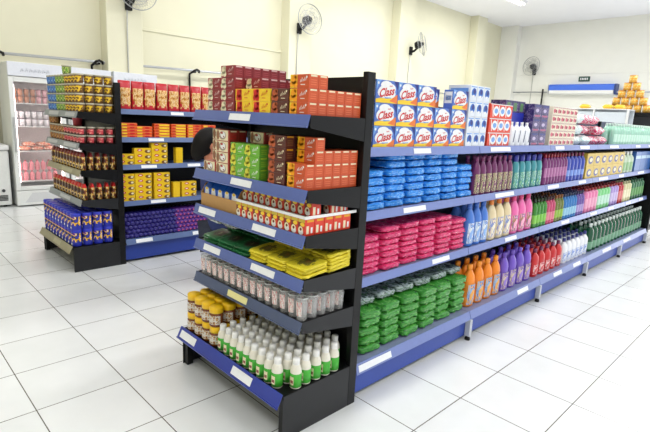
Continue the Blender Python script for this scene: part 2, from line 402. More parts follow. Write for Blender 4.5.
fan('black wire wall fan turned sideways on the pillar behind washing powder boxes', (9.52, YW-.28, 3.42), 0, -.2, .5)
fan('small wall fan on the far white wall near the room corner', (XF, 5.95, 3.4), -PI/2, -.1, -.2)

# ------------------------------------------------------------------ shelving
def endcap(label, loc, rz, W_, H, shelves, d, dbase, rails, tags, group):
    """local frame: front -y, back panel in y 0..-.05; shelves = heights, last one is the base"""
    t = thing('end_display_shelving', label, 'shelving', loc, rz, group)
    for s in (-1, 1):
        x = s*(W_/2-.016); obj('upright', MB().box(x-.016, x+.016, -.055, 0, 0, H, black, .002), t)
    obj('back_panel', MB().box(-W_/2+.032, W_/2-.032, -.03, -.012, .08, H-.02, black), t)
    for k, z in enumerate(shelves):
        base = k == len(shelves)-1; dd = (dbase if base else d)
        m = MB(); hw = W_/2-.034
        m.box(-hw, hw, -dd, -.03, -.022, 0, black)
        for s in (-1, 1):
            xa, xb = sorted((s*(W_/2-.001), s*(W_/2-.005)))
            if base: m.prism([(-dd+.004, -z+.001), (-.056, -z+.001), (-.056, -.002), (-dd+.004, -.002)], xa, xb, darkgrey)
            else: m.prism([(-dd, -.048), (-dd, .006), (-.056, .004), (-.056, -.105)], xa, xb, black if k < 3 else darkgrey)
            xa, xb = sorted((s*(W_/2-.006), s*(hw-.001)))
            m.box(xa, xb, -dd, -.057, -.02, 0, black)
        if not base: m.box(-hw, hw, -dd+.02, -dd+.035, -.04, -.022, darkgrey)
        sh = obj('base_shelf' if base else 'shelf', m, t, (0, 0, z))
        hi, lo, out = (.012, -.05, .03) if base else (.008, -.046, .016)
        a = -dd-.001; pr = [(a, hi), (a-.003, hi), (a-out-.003, lo), (a-out, lo)]
        obj('price_rail', MB().prism(pr, -W_/2, W_/2, rails[k]), sh)
        lip = MB().prism([(a-out-.003, lo+.005), (a-out-.007, lo+.004), (a-out-.006, lo-.002), (a-out, lo-.002)], -W_/2, W_/2, rails[k]); obj('rail_lip', lip, sh)
        for (ya, yb, mm) in tags[k]:           # along the rail, local x
            f0, f1 = .2, .8
            p0 = (a-.0045-out*f0, hi+(lo-hi)*f0); p1 = (a-.0045-out*f1, hi+(lo-hi)*f1)
            obj('price_label', MB().prism([p0, (p0[0]-.0012, p0[1]), (p1[0]-.0012, p1[1]), p1], ya, yb, mm), sh)
        if base:
            for s in (-1, 1):
                obj('foot', MB().box(s*(W_/2-.025)-.018, s*(W_/2-.025)+.018, -dd+.012, -dd+.05, -z, -.024, black, .003), sh)
    return t
W1 = .955
def T(pairs, m=paper): return [(W1/2-b, W1/2-a, m) for a, b in pairs]   # distance from the post -> local x (post = +x)
ES = [1.506, 1.181, .975, .7675, .563, .232]
endcap('tall black end display nearest the camera with blue price rails and six shelves', (0, W1/2, 0), -PI/2, W1, 1.7245, ES, .405, .5066,
       [railblue, railblue, railblue, railblue, mat('dull_blue_rail', (78, 90, 122), .35), baseblue],
       [T([(.42, .6)]), T([(.4, .58)]), T([(.2, .384), (.73, .905)]), T([(.2, .39), (.68, .85)]), T([(.42, .6)], ypaper), T([(.22, .39), (.76, .93)])], 'end displays')
GX, GY = 0.01, 3.053
GS = [1.444, 1.168, .929, .656, .235]
lg = mat('grey_paper', (196, 198, 200), .6)
endcap('black end display with grey rails standing before the glass door fridge', (GX, GY+W1/2, 0), -PI/2, W1, 1.7245, GS, .374, .476,
       [greyrail, greyrail, khakirail, greyrail, khakirail], [T([(.05, .3), (.5, .8)], lg), T([(.05, .4), (.6, .9)], lg), T([(.2, .5)], mat('khaki_paper', (186, 180, 150), .6)), T([(.3, .6)], lg), T([(.3, .5)], mat('khaki_paper', (186, 180, 150), .6))], 'end displays')
def bay(label, x0, y0, L, zs, zbase, H, yup, dep, shelfm, rail, kick, tagpos, seed, group, backm, leg=True, last=False):
    """one bay of a long run, front facing -y, double sided depth dep*2"""
    rnd = random.Random(seed); yc = y0+W1/2
    t = thing('shelving_bay', label, 'shelving', (x0, y0, 0), 0, group)
    obj('back_panel', MB().box(.002, L-.002, W1/2-.008, W1/2+.008, .1, H, backm), t)
    obj('upright', MB().box(.001, .028, W1/2-.04, W1/2-.009, 0, H, black), t)
    for k, z in enumerate(zs+[zbase]):
        base = k == len(zs); ya = .02 if base else yup
        m = MB().box(.003, L-.003, ya, W1/2-.045, -.025, 0, shelfm)
        for xx in (.03, L-.02):
            m.prism([(ya+.01, -.04), (ya+.01, -.026), (W1/2-.045, -.026), (W1/2-.045, -.1)], xx, xx+.004, shelfm if not base else black)
        sh = obj('base_shelf' if base else 'shelf', m, t, (0, 0, z))
        hi, lo, out = (.006, -.05, .018) if base else (.008, -.04, .012)
        a = ya-.001
        obj('price_rail', MB().prism([(a, hi), (a-.003, hi), (a-out-.003, lo), (a-out, lo)], .003, L-.003, rail), sh)
        for (ta, tb) in tagpos.get(k, []):
            f0, f1 = .2, .8
            p0 = (a-.0045-out*f0, hi+(lo-hi)*f0); p1 = (a-.0045-out*f1, hi+(lo-hi)*f1)
            obj('price_label', MB().prism([p0, (p0[0]-.0012, p0[1]), (p1[0]-.0012, p1[1]), p1], ta, tb, paper), sh)
    obj('kickplate', MB().box(.003, L-.003, .03, .036, .028, zbase-.056, kick), t)
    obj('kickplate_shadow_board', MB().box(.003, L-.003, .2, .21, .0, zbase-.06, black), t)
    if leg:
        l = obj('leg', MB().box(L-.02, L+.012, -.012, .028, .03, zbase-.052, mat('leg_grey', (200, 204, 212), .35), .003), t)
        obj('foot', MB().lathe([(.02, 0), (.02, .012), (.012, .03)], black, 12, (L-.004, .008, 0)), l)
    return t
RZ = [1.36, 1.022, .655]; RB = .205
BW = 1.2
names = ['blue shelving bay beside the black post, holding washing powder, blue bags and pink bags',
         'shelving bay holding blue, cream and pink softener bottles above purple bottles',
         'shelving bay holding soap boxes above small mixed bottles and white bottles',
         'shelving bay holding yellow boxes above pink and pale green bottles',
         'last shelving bay of the run beside the dark end panel']
for i in range(5):
    tg = {0: {0: [(.45, .62)], 1: [(.4, .62)], 2: [(.75, .95)], 3: [(.02, .3)]}, 1: {0: [(.15, .45)], 1: [(.3, .6)], 2: [(.55, .75)], 3: [(.75, .95)]},
          2: {0: [(.1, .3), (.7, .95)], 1: [(.05, .3), (.8, 1.0)], 2: [(.5, .7)], 3: [(.3, .5), (.8, 1.)]}, 3: {0: [(.4, .7)], 1: [(.2, .5), (.9, 1.1)], 2: [(.1, .3), (.7, .9)], 3: [(.5, .8)]},
          4: {0: [(.2, .4), (.8, 1.)], 1: [(.5, .8)], 2: [(.2, .4), (.8, 1.)], 3: [(.1, .4)]}}[i]
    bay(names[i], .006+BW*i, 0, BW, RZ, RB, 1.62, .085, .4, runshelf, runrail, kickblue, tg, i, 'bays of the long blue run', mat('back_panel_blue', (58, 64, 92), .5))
t = thing('end_display_shelving', 'dark end panel closing the far end of the long blue run', 'shelving', (6.022, 0, 0))
for y in (0, W1-.032): obj('upright', MB().box(0, .055, y, y+.032, 0, 1.34, black, .002), t)
obj('back_panel', MB().box(.02, .04, .034, W1-.034, .03, 1.33, black), t)
for z in (1.02, .655, .205): obj('shelf', MB().box(.056, .44, .01, W1-.01, z-.04, z, black, .003), t)
GR = [1.485, 1.222, .958, .6]; GB = .235
for i in range(2):
    tg = {0: {0: [(.52, .66)], 1: [(.28, .44)], 2: [(.2, .36), (.7, .85)], 3: [(.29, .45)], 4: [(.1, .27), (.72, .85)]}, 1: {0: [(.3, .5)], 2: [(.5, .7)]}}[i]
    bay(('slate blue shelving bay with snack bags on top and purple rolls at the bottom', 'slate blue shelving bay mostly hidden behind the nearest end display')[i], GX+.006+BW*i, GY, BW, GR, GB, 1.68, .08, .4, slaterail, slaterail, mat('deep_blue_kickplate', (36, 62, 150), .35), tg, i+9, 'bays behind the end display', black, leg=False)

# ------------------------------------------------------------------ product shapes
def carton(w, d, h, body, art=None, sideart=None, bev=.0015, topm=None):
    m = MB().box(-w/2, w/2, -d/2, d/2, 0, h, body, bev)
    if topm: m.add([(-w/2+.002, -d/2+.002, h+.0004), (w/2-.002, -d/2+.002, h+.0004), (w/2-.002, d/2-.002, h+.0004), (-w/2+.002, d/2-.002, h+.0004)], [(0, 1, 2, 3)], topm)
    if art: art(m, -d/2-.0006)
    if sideart: sideart(m, w/2+.0006)
    return m
def bottle(w, d, h, prof, m, seg=18, sup=2.3):
    return MB().lathe([(r, z*h) for r, z in prof], m, seg, sx=w/2, sy=d/2, sup=sup)
def label_band(w, d, h, z0, z1, m, spread=1.0, k=1.012, r=1., sup=2.3):
    b = MB().lathe([(r*k, z0*h), (r*k, z1*h)], m, 10, sx=w/2, sy=d/2, a0=-PI/2-spread, a1=-PI/2+spread, sup=sup); return b
def cap(w, d, h, z0, z1, r0, r1, m, seg=14):
    return MB().lathe([(r0, z0*h), (r0, (z0+(z1-z0)*.85)*h), (r1, z1*h), (0, z1*h)], m, seg, sx=w/2, sy=d/2)
SOFT = [(.7, 0), (.92, .005), (1, .04), (1, .5), (.97, .6), (.85, .7), (.6, .8), (.4, .855), (.36, .87), (.36, .88)]
WAVE = [(.75, 0), (.95, .01), (1, .06), (.97, .25), (.84, .42), (.9, .55), (.93, .62), (.78, .74), (.5, .83), (.38, .86), (.38, .87)]
ROUND = [(.8, 0), (.97, .01), (1, .04), (1, .62), (.92, .7), (.6, .79), (.42, .83), (.4, .87)]
TALL = [(.85, 0), (.98, .01), (1, .04), (1, .66), (.85, .76), (.45, .84), (.32, .88), (.32, .9)]

# ------------------------------------------------------------------ END DISPLAY, top shelf and second shelf: gelatine boxes
XE = -.405+.035                                     # centre of the front row of the small boxes (depth .056)
bw, bd, bh = .122, .055, .058
def fruit(c1, c2, stripe=white, glyph=True):
    def a(m, y):
        m.rect(-bw/2, -bw*.12, .002, bh-.002, y, c1)
        m.disc(-bw*.3, bh*.62, .019, .019, y-.0004, c2); m.disc(-bw*.22, bh*.28, .015, .015, y-.0004, c2)
        m.disc(-bw*.42, bh*.3, .012, .012, y-.0004, c2); m.disc(-bw*.2, bh*.82, .009, .008, y-.0004, c2)
        for i in range(5):
            a, b = .004+i*.0085, bh*(.42+.035*i); m.poly([(a, b), (a+.003, b), (a+.0065, b+bh*(.2, .3, .17, .26, .18)[i]), (a+.0035, b+bh*(.2, .3, .17, .26, .18)[i])], y-.0004, stripe)
        m.rect(.008, bw*.3, bh*.24, bh*.29, y-.0004, stripe); m.disc(bw*.38, bh*.8, .005, .005, y-.0006, stripe)
    return a
def strip(m1, m2=white):
    def a(m, x):
        m.side(-bd*.34, bd*.34, bh*.84, bh*.96, x, m2); m.side(-bd*.3, bd*.3, bh*.25, bh*.3, x, m1); m.side(-bd*.3, bd*.3, bh*.42, bh*.47, x, m1); m.side(-bd*.3, bd*.3, bh*.58, bh*.63, x, m1)
    return a
deeporange = mat('orange_box_side', (206, 84, 42), .4)
k_orange = Kind('gelatine_box', 'orange gelatine box', 'box', 'orange gelatine boxes', [('box', carton(bw, bd, bh, deeporange, fruit(yellow, mat('orange_fruit', (250, 160, 20), .4)), strip(mat('peach_ink', (226, 120, 76), .4), cream)))])
k_maroon = Kind('gelatine_box', 'maroon gelatine box', 'box', 'maroon gelatine boxes', [('box', carton(bw, bd, bh, maroon, fruit(mat('rose_print', (176, 92, 92), .4), cream, mat('pale_rose', (226, 190, 190), .4)), strip(mat('rose_ink', (180, 80, 84), .4), mat('pale_rose', (226, 190, 190), .4))))])
k_yellow = Kind('gelatine_box', 'yellow fruit gelatine box', 'box', 'yellow gelatine boxes', [('box', carton(.14, bd, bh, yellow, fruit(orange, red, red), strip(mat('olive_ink', (150, 140, 30), .4), lime)))])
k_brown = Kind('gelatine_box', 'dark brown gelatine box', 'box', 'brown gelatine boxes', [('box', carton(bw, bd, bh, brown, fruit(mat('plum', (110, 60, 50), .4), mat('brick', (190, 90, 50), .4), cream), strip(mat('tan_ink', (150, 100, 60), .4), gold)))])
k_green = Kind('gelatine_box', 'lime green gelatine box', 'box', 'lime gelatine boxes', [('box', carton(bw, bd, bh, mat('leaf_green', (112, 180, 56), .4), fruit(mat('deep_green', (84, 150, 64), .4), mat('lemon', (226, 222, 70), .4)), strip(mat('lime_ink', (176, 214, 60), .4), mat('lime_ink', (176, 214, 60), .4))))])
def cocoart(m, y):
    m.rect(-bw/2+.001, bw*.42, .002, bh-.002, y, cream); m.disc(-bw*.36, bh*.5, .014, .026, y-.0003, mat('husk', (150, 100, 70), .5)); m.disc(0, bh*.5, .034, .022, y-.0004, mat('coco_grey', (170, 150, 136), .5)); m.disc(.004, bh*.55, .024, .016, y-.0007, white); m.disc(-.006, bh*.72, .012, .006, y-.001, mat('coco_red', (176, 60, 50), .4)); m.disc(.012, bh*.4, .006, .004, y-.001, maroon)
k_coco = Kind('gelatine_box', 'white and brown coconut gelatine box', 'box', 'coconut gelatine boxes', [('box', carton(bw, bd, bh, mat('coco_red', (176, 60, 50), .4), cocoart, strip(red, cream)))])
P = bh+.0005; Q = bd+.001
z = ES[0]+.001; TS = 'top shelf post'
egrid(k_orange, .028, .124, 1, XE, z, 6, Q, 3, P, TS, keep=lambda c, r, t: t < (3 if r < 2 else 2))
egrid(k_brown, .158, .128, 1, XE, z, 2, Q, 2, P, TS)
egrid(k_yellow, .29, .142, 2, XE, z, 1, Q, 1, P, TS)
for i, y in enumerate((.365, .508)): k_yellow.put((XE, y, z+P), -PI/2, f'upper tier, {ORD[i]} from {TS}')
MA = 'the yellow boxes'
egrid(k_maroon, .586, .128, 2, XE, z, 6, Q, 4, P, MA, keep=lambda c, r, t: (c == 0 and (t >= 2 or r < 1)) or (c == 1 and r < 2 and t < 3))
for i in range(4): k_maroon.put((XE+Q*(1.2+i), .52, z+2*P+(0 if i else 0)), -PI/2, f'behind the yellow boxes, {ORD[i]} row back, upper tier')
for i in range(4):
    for t in (0, 1): k_maroon.put((XE+Q*(1.2+i), .5-.0, z+t*P), -PI/2, f'behind the yellow boxes, {ORD[i]} row back, {ORD[t]} tier from shelf')
z = ES[1]+.001; SS = 'second shelf post'
nt = [2, 4, 3, 3, 3, 3]
egrid(k_orange, .028, .124, 1, XE, z, 6, Q, 4, P, SS, keep=lambda c, r, t: t < nt[r])
egrid(k_brown, .17, .126, 1, XE, z, 2, Q, 4, P, SS)
egrid(k_green, .366, .126, 2, XE, z, 2, Q, 3, P, 'the brown boxes', keep=lambda c, r, t: r == 0 or c == 0)
egrid(k_coco, .63, .128, 2, XE, z, 3, Q, 4, P, 'the lime green boxes', keep=lambda c, r, t: (c == 0 and r < 2) or (c == 1 and (t == 0 or r > 0)))
k_coco.put((XE+Q*1.5, .5, z), -PI/2, 'behind the lime boxes, lowest of its stack')
for t in range(1, 4): k_coco.put((XE+Q*1.5, .5, z+P*t), -PI/2, f'behind the lime boxes, {ORD[t]} above the lowest')

# third shelf: display tray with white and blue packs, cream cartons in two tiers
z = ES[2]+.001
t = thing('display_tray', 'brown cardboard display tray with blue packs on the third end shelf', 'cardboard tray', (-.385, .755, z), -PI/2)
m = MB(); TW, TD, TH = .36, .27, .125
m.box(-TW/2, TW/2, 0, TD, 0, .004, kraft)
m.add([(-TW/2, .0, 0), (TW/2, 0, 0), (TW/2, 0, .07), (-TW/2, 0, .07)], [(0, 1, 2, 3)], kraft)
obj('base', m, t)
obj('front_wall', MB().box(-TW/2, TW/2, -.001, .003, 0, .072, kraft), t)
for s in (-1, 1): obj('side_wall', MB().prism([(.0, 0), (TD, 0), (TD, TH+.02), (.03, TH), (0, .075)], s*TW/2-.002, s*TW/2+.002, kraft), t)
obj('back_wall', MB().box(-TW/2, TW/2, TD-.003, TD, 0, TH+.02, kraft), t)
blu = mat('bright_blue_pack', (30, 96, 210), .3)
def milkpack():
    m = MB(); w, d, h = .064, .08, .135
    m.add([(-w/2, -d/2, 0), (w/2, -d/2, 0), (w/2, d/2, 0), (-w/2, d/2, 0), (-w/2, -d/2, h*.72), (w/2, -d/2, h*.72), (w/2, d/2, h*.72), (-w/2, d/2, h*.72), (-w/2, 0, h), (w/2, 0, h)],
          [(3, 2, 1, 0), (0, 1, 5, 4), (2, 3, 7, 6), (1, 2, 6, 9, 5), (3, 0, 4, 8, 7), (4, 5, 9, 8), (6, 7, 8, 9)], blu)
    y = -d/2-.0006
    m.disc(0, h*.5, .022, .026, y, white); m.disc(-.012, h*.62, .007, .016, y-.0003, white); m.disc(.012, h*.62, .007, .016, y-.0003, white); m.disc(0, h*.7, .013, .008, y-.0005, yellow)
    return m
k_pack = Kind('food_pack', 'blue pack with white emblem in the cardboard tray', 'food pack', 'blue packs in the tray', [('pack', milkpack())])
for r in range(2):
    for c in range(5): k_pack.put((-.385+.052+r*.095, .755-.137+c*.0685, z+.006), -PI/2, f'{rowword(r)}, {ORD[c]} from the red cartons')
tag(obj('cardboard_box', MB().box(-.17, .17, -.024, .024, 0, .16, mat('rose_box', (214, 74, 92), .5), .002).box(-.168, -.06, -.0255, -.0245, .05, .158, orange, 0), None, (-.083, .755, z), -PI/2), 'pink and orange box behind the cardboard tray on third end shelf', 'box')
cw, cd, ch = .047, .058, .077
def creamart(m, y):
    m.rect(-cw/2+.001, cw/2-.001, ch*.8, ch-.001, y, mat('olive_gold', (206, 176, 56), .4)); m.rect(-cw/2+.001, .002, .002, ch*.8, y, mat('dark_wine', (120, 40, 34), .4))
    m.disc(-.005, ch*.3, .017, .02, y-.0004, cream); m.disc(-.001, ch*.2, .015, .011, y-.0007, white); m.disc(.006, ch*.68, .015, .009, y-.0004, yellow); m.disc(-.004, ch*.38, .007, .007, y-.001, mat('dark_wine', (120, 40, 34), .4))
def creamside(m, x): m.side(-cd*.36, -cd*.1, ch*.12, ch*.6, x, cream); m.side(-cd*.3, cd*.4, ch*.82, ch*.97, x, gold); m.side(cd*.1, cd*.3, ch*.15, ch*.5, x, white)
k_cream = Kind('cream_carton', 'small red cream carton', 'carton', 'red cream cartons', [('carton', carton(cw, cd, ch, mat('carton_red', (220, 58, 34), .35), creamart, creamside))])
XC = -.405+.04
egrid(k_cream, .02, .0495, 11, XC, z, 6, .06, 1, 1, 'black post, lower tier', keep=lambda c, r, t: r == 0 or (c == 0 and r < 5))
tag(obj('carton_tray', MB().box(-.272, .272, -.18, .155, 0, .003, white).box(-.272, .272, -.183, -.18, 0, .014, white).box(.272, .275, -.183, .155, 0, .014, white), None, (-.215, .292, z+ch+.001), -PI/2), 'white cardboard sheet between two tiers of red cream cartons', 'tray')
egrid(k_cream, .024, .0495, 11, XC+.04, z+ch+.006, 5, .06, 1, 1, 'black post, upper tier', keep=lambda c, r, t: (r == 0 or c == 0) and not (c == 0 and r == 1 or r == 4))

# fourth shelf: dark green bags and yellow bags lying flat
z = ES[3]+.001
pg = pmat('green_bag_film', [(0, (26, 70, 44)), (.42, (32, 110, 66)), (.56, (70, 44, 40)), (.66, (120, 140, 100))], 4, .28, 2, bump=.2)
py = pmat('yellow_bag_film', [(0, (120, 110, 30)), (.36, (236, 214, 40)), (.7, (250, 236, 110))], 3, .28, 1.2, bump=.2)
def flatbag(w, d, h, film, n, s0, patch=None, rough=.2):
    out = []
    for i in range(n):
        m = MB().bag(w, d, h, film, s0+i, 12, 10, rough)
        out.append(m)
    return out
def patchmat(name, base, dark, spot):
    m, nt, p = _new(name); p.inputs['Roughness'].default_value = .28; N = nt.nodes; L = nt.links
    tc = N.new('ShaderNodeTexCoord'); mp = N.new('ShaderNodeMapping'); mp.inputs['Location'].default_value = (-.5, -.5, 0); 
    va = N.new('ShaderNodeVectorMath'); va.operation = 'MULTIPLY'; va.inputs[1].default_value = (1, 1, 0)
    L.new(tc.outputs['Generated'], mp.inputs[0]); L.new(mp.outputs[0], va.inputs[0])
    ln = N.new('ShaderNodeVectorMath'); ln.operation = 'LENGTH'; L.new(va.outputs[0], ln.inputs[0])
    nz = N.new('ShaderNodeTexNoise'); nz.inputs['Scale'].default_value = 9; L.new(tc.outputs['Generated'], nz.inputs['Vector'])
    ad = N.new('ShaderNodeMath'); ad.operation = 'MULTIPLY_ADD'; L.new(nz.outputs['Fac'], ad.inputs[0]); ad.inputs[1].default_value = .6; L.new(ln.outputs['Value'], ad.inputs[2])
    r = N.new('ShaderNodeValToRGB'); r.color_ramp.interpolation = 'CONSTANT'; e = r.color_ramp.elements; e.new(.5)
    for q, (ps, c) in zip(e, ((0, spot), (.36, dark), (.56, base))): q.position = ps; q.color = (*lin(c), 1)
    L.new(ad.outputs[0], r.inputs['Fac']); L.new(r.outputs['Color'], p.inputs['Base Color']); return m
gbm = patchmat('green_bag_print', (30, 104, 58), (46, 30, 26), (120, 130, 84))
ybm = patchmat('yellow_bag_print', (246, 228, 60), (136, 126, 56), (170, 130, 66))
k_yb = Kind('snack_bag', 'flat yellow bag on fourth shelf', 'bag', 'yellow bags', [('bag', [MB().brick(.15, .14, .015, ybm, 40+i, .007) for i in range(5)])])
for r in range(2):
    nt_ = (3, 5)[r]
    for t in range(nt_):
        for c in range(3):
            k_yb.put((-.317+r*.161+random.uniform(-.004, .004), .084+c*.147+random.uniform(-.003, .003), z+.0115+t*.0185), random.uniform(-.05, .05),
                     f'{tierword(t, nt_)}, {rowword(r)}, {ORD[c]} from the post', tilt=(random.uniform(-.02, .02), -.11))
k_gb = Kind('snack_bag', 'flat dark green bag on fourth shelf', 'bag', 'dark green bags', [('bag', [MB().brick(.149, .142, .0165, gbm, 60+i, .007) for i in range(5)])])
for r in range(2):
    nt_ = (2, 4)[r]
    for t in range(nt_):
        for c in range(3):
            k_gb.put((-.317+r*.161+random.uniform(-.005, .005), .53+c*.15+random.uniform(-.004, .004), z+.0115+t*.021), random.uniform(-.08, .08),
                     f'{tierword(t, nt_)}, {rowword(r)}, {ORD[c]} from yellow bags', tilt=(random.uniform(-.03, .03), -.11))
pr_ = pmat('wine_bag_film', [(0, (80, 20, 26)), (.45, (140, 34, 40)), (.62, (170, 120, 110))], 5, .3, 2)
k_rb = Kind('snack_bag', 'flat wine red bag behind the dark green bags', 'bag', 'wine red bags', [('bag', [MB().brick(.16, .14, .028, pr_, 70+i, .006) for i in range(2)])])
for i in range(3): k_rb.put((-.16, .5+i*.165, z+.09), random.uniform(-.1, .1), f'{ORD[i]} from the yellow bags')
k_cb = Kind('clear_bag', 'clear plastic bag of sweets behind dark green bags', 'bag', 'clear bags of sweets', [('bag', flatbag(.16, .14, .045, pmat('clear_bag_film', [(0, (150, 156, 150)), (.42, (196, 204, 200)), (.58, (120, 60, 60)), (.66, (220, 224, 222))], 7, .12, 2), 2, 75))])
for i in range(2): k_cb.put((-.28, .7+i*.155, z+.104), random.uniform(-.05, .05), f'{ORD[i]} from the yellow bags')

# fifth shelf: printed glasses
z = ES[4]+.001
gl = glassmat('clear_glass', (250, 250, 250), .78, .06); rim = glassmat('glass_rim', (244, 246, 246), .4, .05)
pw = pmat('glass_print', [(0, (236, 232, 228)), (.47, (196, 44, 44)), (.55, (244, 242, 238)), (.62, (96, 90, 90)), (.67, (220, 212, 208))], 4.5, .3, 1, (1.6, 1.6, .6))
def glass():
    h = .112; R = .0285
    a = MB().lathe([(R*.82, 0), (R*.86, .004), (R*.98, h*.5), (R, h), (R*.93, h), (R*.9, h*.5), (R*.78, .01), (0, .01)], gl, 14)
    b = MB().lathe([(R*.92, h*.2), (R*1.03, h*.84)], pw, 12, a0=-PI/2-.8, a1=-PI/2+.8)
    c = MB().lathe([(R*1.0, h-.004), (R*1.05, h-.002), (R*1.05, h+.001), (R*.93, h+.001), (R*.92, h-.004)], rim, 14, caps=False)
    return a, b, c
a, b, c = glass()
k_glass = Kind('drinking_glass', 'clear glass with red and white print', 'glass', 'printed drinking glasses', [('glass', a), ('print', b), ('rim', c)])
egrid(k_glass, .016, .0618, 15, -.405+.037, z, 6, .061, 1, 1, POST, keep=lambda c, r, t: (r < 2 or c < 2) and not (c == 0 and r == 5), jit=.001)

# base shelf: yellow lidded jars and white bottles
z = ES[5]+.001
amber = mat('brown_jar', (120, 62, 28), .2, coat=.3)
lidm = mat('yellow_lid', (250, 200, 20), .35)
def jar():
    R, h = .0385, .114
    a = MB().lathe([(R*.9, 0), (R, .006), (R, h*.62), (R*.9, h*.68), (R*.88, h*.7)], amber, 18)
    b = MB().lathe([(R*1.015, h*.14), (R*1.015, h*.58)], pmat('jar_label', [(0, (214, 208, 200)), (.54, (196, 150, 80)), (.62, (120, 70, 40)), (.68, (232, 228, 222))], 4, .4, 1), 14, a0=-PI/2-1.6, a1=-PI/2+1.6)
    c = MB().lathe([(R*.94, h*.69), (R*1.0, h*.7), (R*1.0, h*.95), (R*.93, h*.995), (0, h)], lidm, 20)
    return a, b, c
a, b, c = jar()
k_jar = Kind('jar', 'yellow lidded brown jar', 'jar', 'yellow lidded jars', [('jar_body', a), ('label', b), ('lid', c)])
egrid(k_jar, .605, .081, 4, -.5066+.046, z, 5, .081, 2, .1145, 'the white bottles', jit=.001)
wb = mat('milk_white_bottle', (236, 232, 218), .3); gg = mat('bottle_green_label', (66, 176, 52), .4); wcap = mat('white_cap', (244, 244, 242), .35)
def coco():
    R, h = .0283, .15
    a = MB().lathe([(R*.85, 0), (R*.97, .004), (R, .012), (R, h*.55), (R*.95, h*.64), (R*.72, h*.76), (R*.62, h*.8)], wb, 18)
    b = MB().lathe([(R*1.015, h*.06), (R*1.015, h*.52)], gg, 18)
    b.lathe([(R*1.03, h*.14), (R*1.03, h*.42)], cream, 5, a0=-PI/2-.35, a1=-PI/2+.5); b.lathe([(R*1.035, h*.2), (R*1.035, h*.3)], mat('coconut_ink', (140, 70, 60), .4), 4, a0=-PI/2-.2, a1=-PI/2+.4)
    c = MB().lathe([(R*.6, h*.79), (R*.63, h*.8), (R*.63, h*.97), (R*.55, h), (0, h)], wcap, 16)
    return a, b, c
a, b, c = coco()
k_cocob = Kind('coconut_milk_bottle', 'white capped bottle with green label', 'bottle', 'white bottles with green labels', [('bottle_body', a), ('label', b), ('cap', c)])
egrid(k_cocob, .005, .0588, 10, -.47, z, 7, .0645, 1, 1, POST, keep=lambda c, r, t: not (c == 0 and r in (0, 6)), jit=.002, dx=0)

# ------------------------------------------------------------------ LONG RUN, top shelf
RY = .09
z = RZ[0]+.001
lw, ld, lh = .176, .065, .115
powder_blue = mat('powder_box_blue', (84, 118, 200), .35)
def classart(m, y):
    m.poly([(-lw/2, lh*.55), (-lw*.28, lh*.99), (-lw/2, lh*.99)], y, skyblue); m.poly([(lw/2, lh*.6), (lw/2, lh*.99), (lw*.3, lh*.99)], y, navy)
    m.poly([(-lw/2, .001), (lw/2, .001), (lw/2, lh*.36), (lw*.25, lh*.26), (0, lh*.2), (-lw*.3, lh*.22), (-lw/2, lh*.16)], y-.0002, yellow)
    m.poly([(lw*.12, lh*.1), (lw/2, .001), (lw/2, lh*.42), (lw*.34, lh*.3)], y-.0004, mat('orange_swoosh', (232, 120, 50), .4))
    m.disc(-lw*.02, lh*.55, lw*.42, lh*.31, y-.0006, white, 18, .2); m.disc(-.008, lh*.78, lw*.27, lh*.19, y-.0006, white, 14); m.disc(lw*.14, lh*.42, lw*.26, lh*.2, y-.0006, white, 14)
    m.text('Class', 0, lh*.5, lh*.4, y-.001, mat('class_red', (200, 16, 26), .4), .25, .16, .95); m.text('Super', lw*.16, lh*.76, lh*.09, y-.001, red, .2, .1)
    m.rect(-lw*.1, lw*.2, lh*.22, lh*.26, y-.001, skyblue)
    m.disc(-lw*.42, lh*.85, .007, .007, y-.0008, white, 10)
def classside(m, x): m.side(-ld*.4, ld*.4, lh*.3, lh*.9, x, white); m.side(-ld*.3, ld*.3, lh*.45, lh*.7, x, skyblue)
k_class = Kind('washing_powder_box', 'blue washing powder box with red lettering', 'washing powder box', 'washing powder boxes with red lettering', [('box', carton(lw, ld, lh, powder_blue, classart, classside))])
rgrid(k_class, .115, .181, 5, RY+.035, z, 1, .1, 3, lh+.001, keep=lambda c, r, t: not (t == 2 and c == 3))
k_class.put((.115+.181*3.4, RY+.12, z), 0, 'bottom of the pile behind the front boxes')
k_class.put((.115+.181*3.4, RY+.12, z+lh+.001), 0, 'middle of the pile behind the front boxes')
k_class.put((.115+.181*3.4, RY+.12, z+2*lh+.002), 0, 'top of the pile behind the front boxes')
bw2, bd2, bh2 = .082, .16, .097
def oart(m, y):
    m.disc(.004, bh2*.52, bw2*.36, bh2*.3, y, mat('deep_sky', (40, 110, 200), .35), 16, .4); m.disc(.008, bh2*.6, bw2*.2, bh2*.17, y-.0004, navy, 12, .4); m.disc(.0, bh2*.3, bw2*.2, bh2*.08, y-.0006, white); m.rect(-bw2*.4, bw2*.4, bh2*.86, bh2*.92, y, skyblue)
k_wbox = Kind('washing_powder_box', 'white washing powder box with blue oval', 'washing powder box', 'white washing powder boxes', [('box', carton(bw2, bd2, bh2, mat('cool_white_box', (226, 232, 242), .35), oart, lambda m, x: m.side(-bd2*.4, bd2*.4, bh2*.2, bh2*.8, x, skyblue)))])
for c in range(3):
    for t in range(4): k_wbox.put((1.072+c*.086, RY+.078, z+t*(bh2+.001)), 0, where(c, 'the red lettered boxes', 0, 1, t, 4))
rw, rh = .33, .097
def redart(m, y):
    for i in (-1, 0, 1): m.disc(i*.095+.012, rh*.5, .04, .034, y, white, 14); m.disc(i*.095+.012, rh*.5, .026, .018, y-.0004, skyblue, 12); m.poly([(i*.095-.03, rh*.1), (i*.095-.02, rh*.1), (i*.095-.04, rh*.9), (i*.095-.05, rh*.9)], y-.0002, white)
    m.rect(-rw/2+.001, rw/2-.001, rh*.94, rh*.995, y-.0003, white)
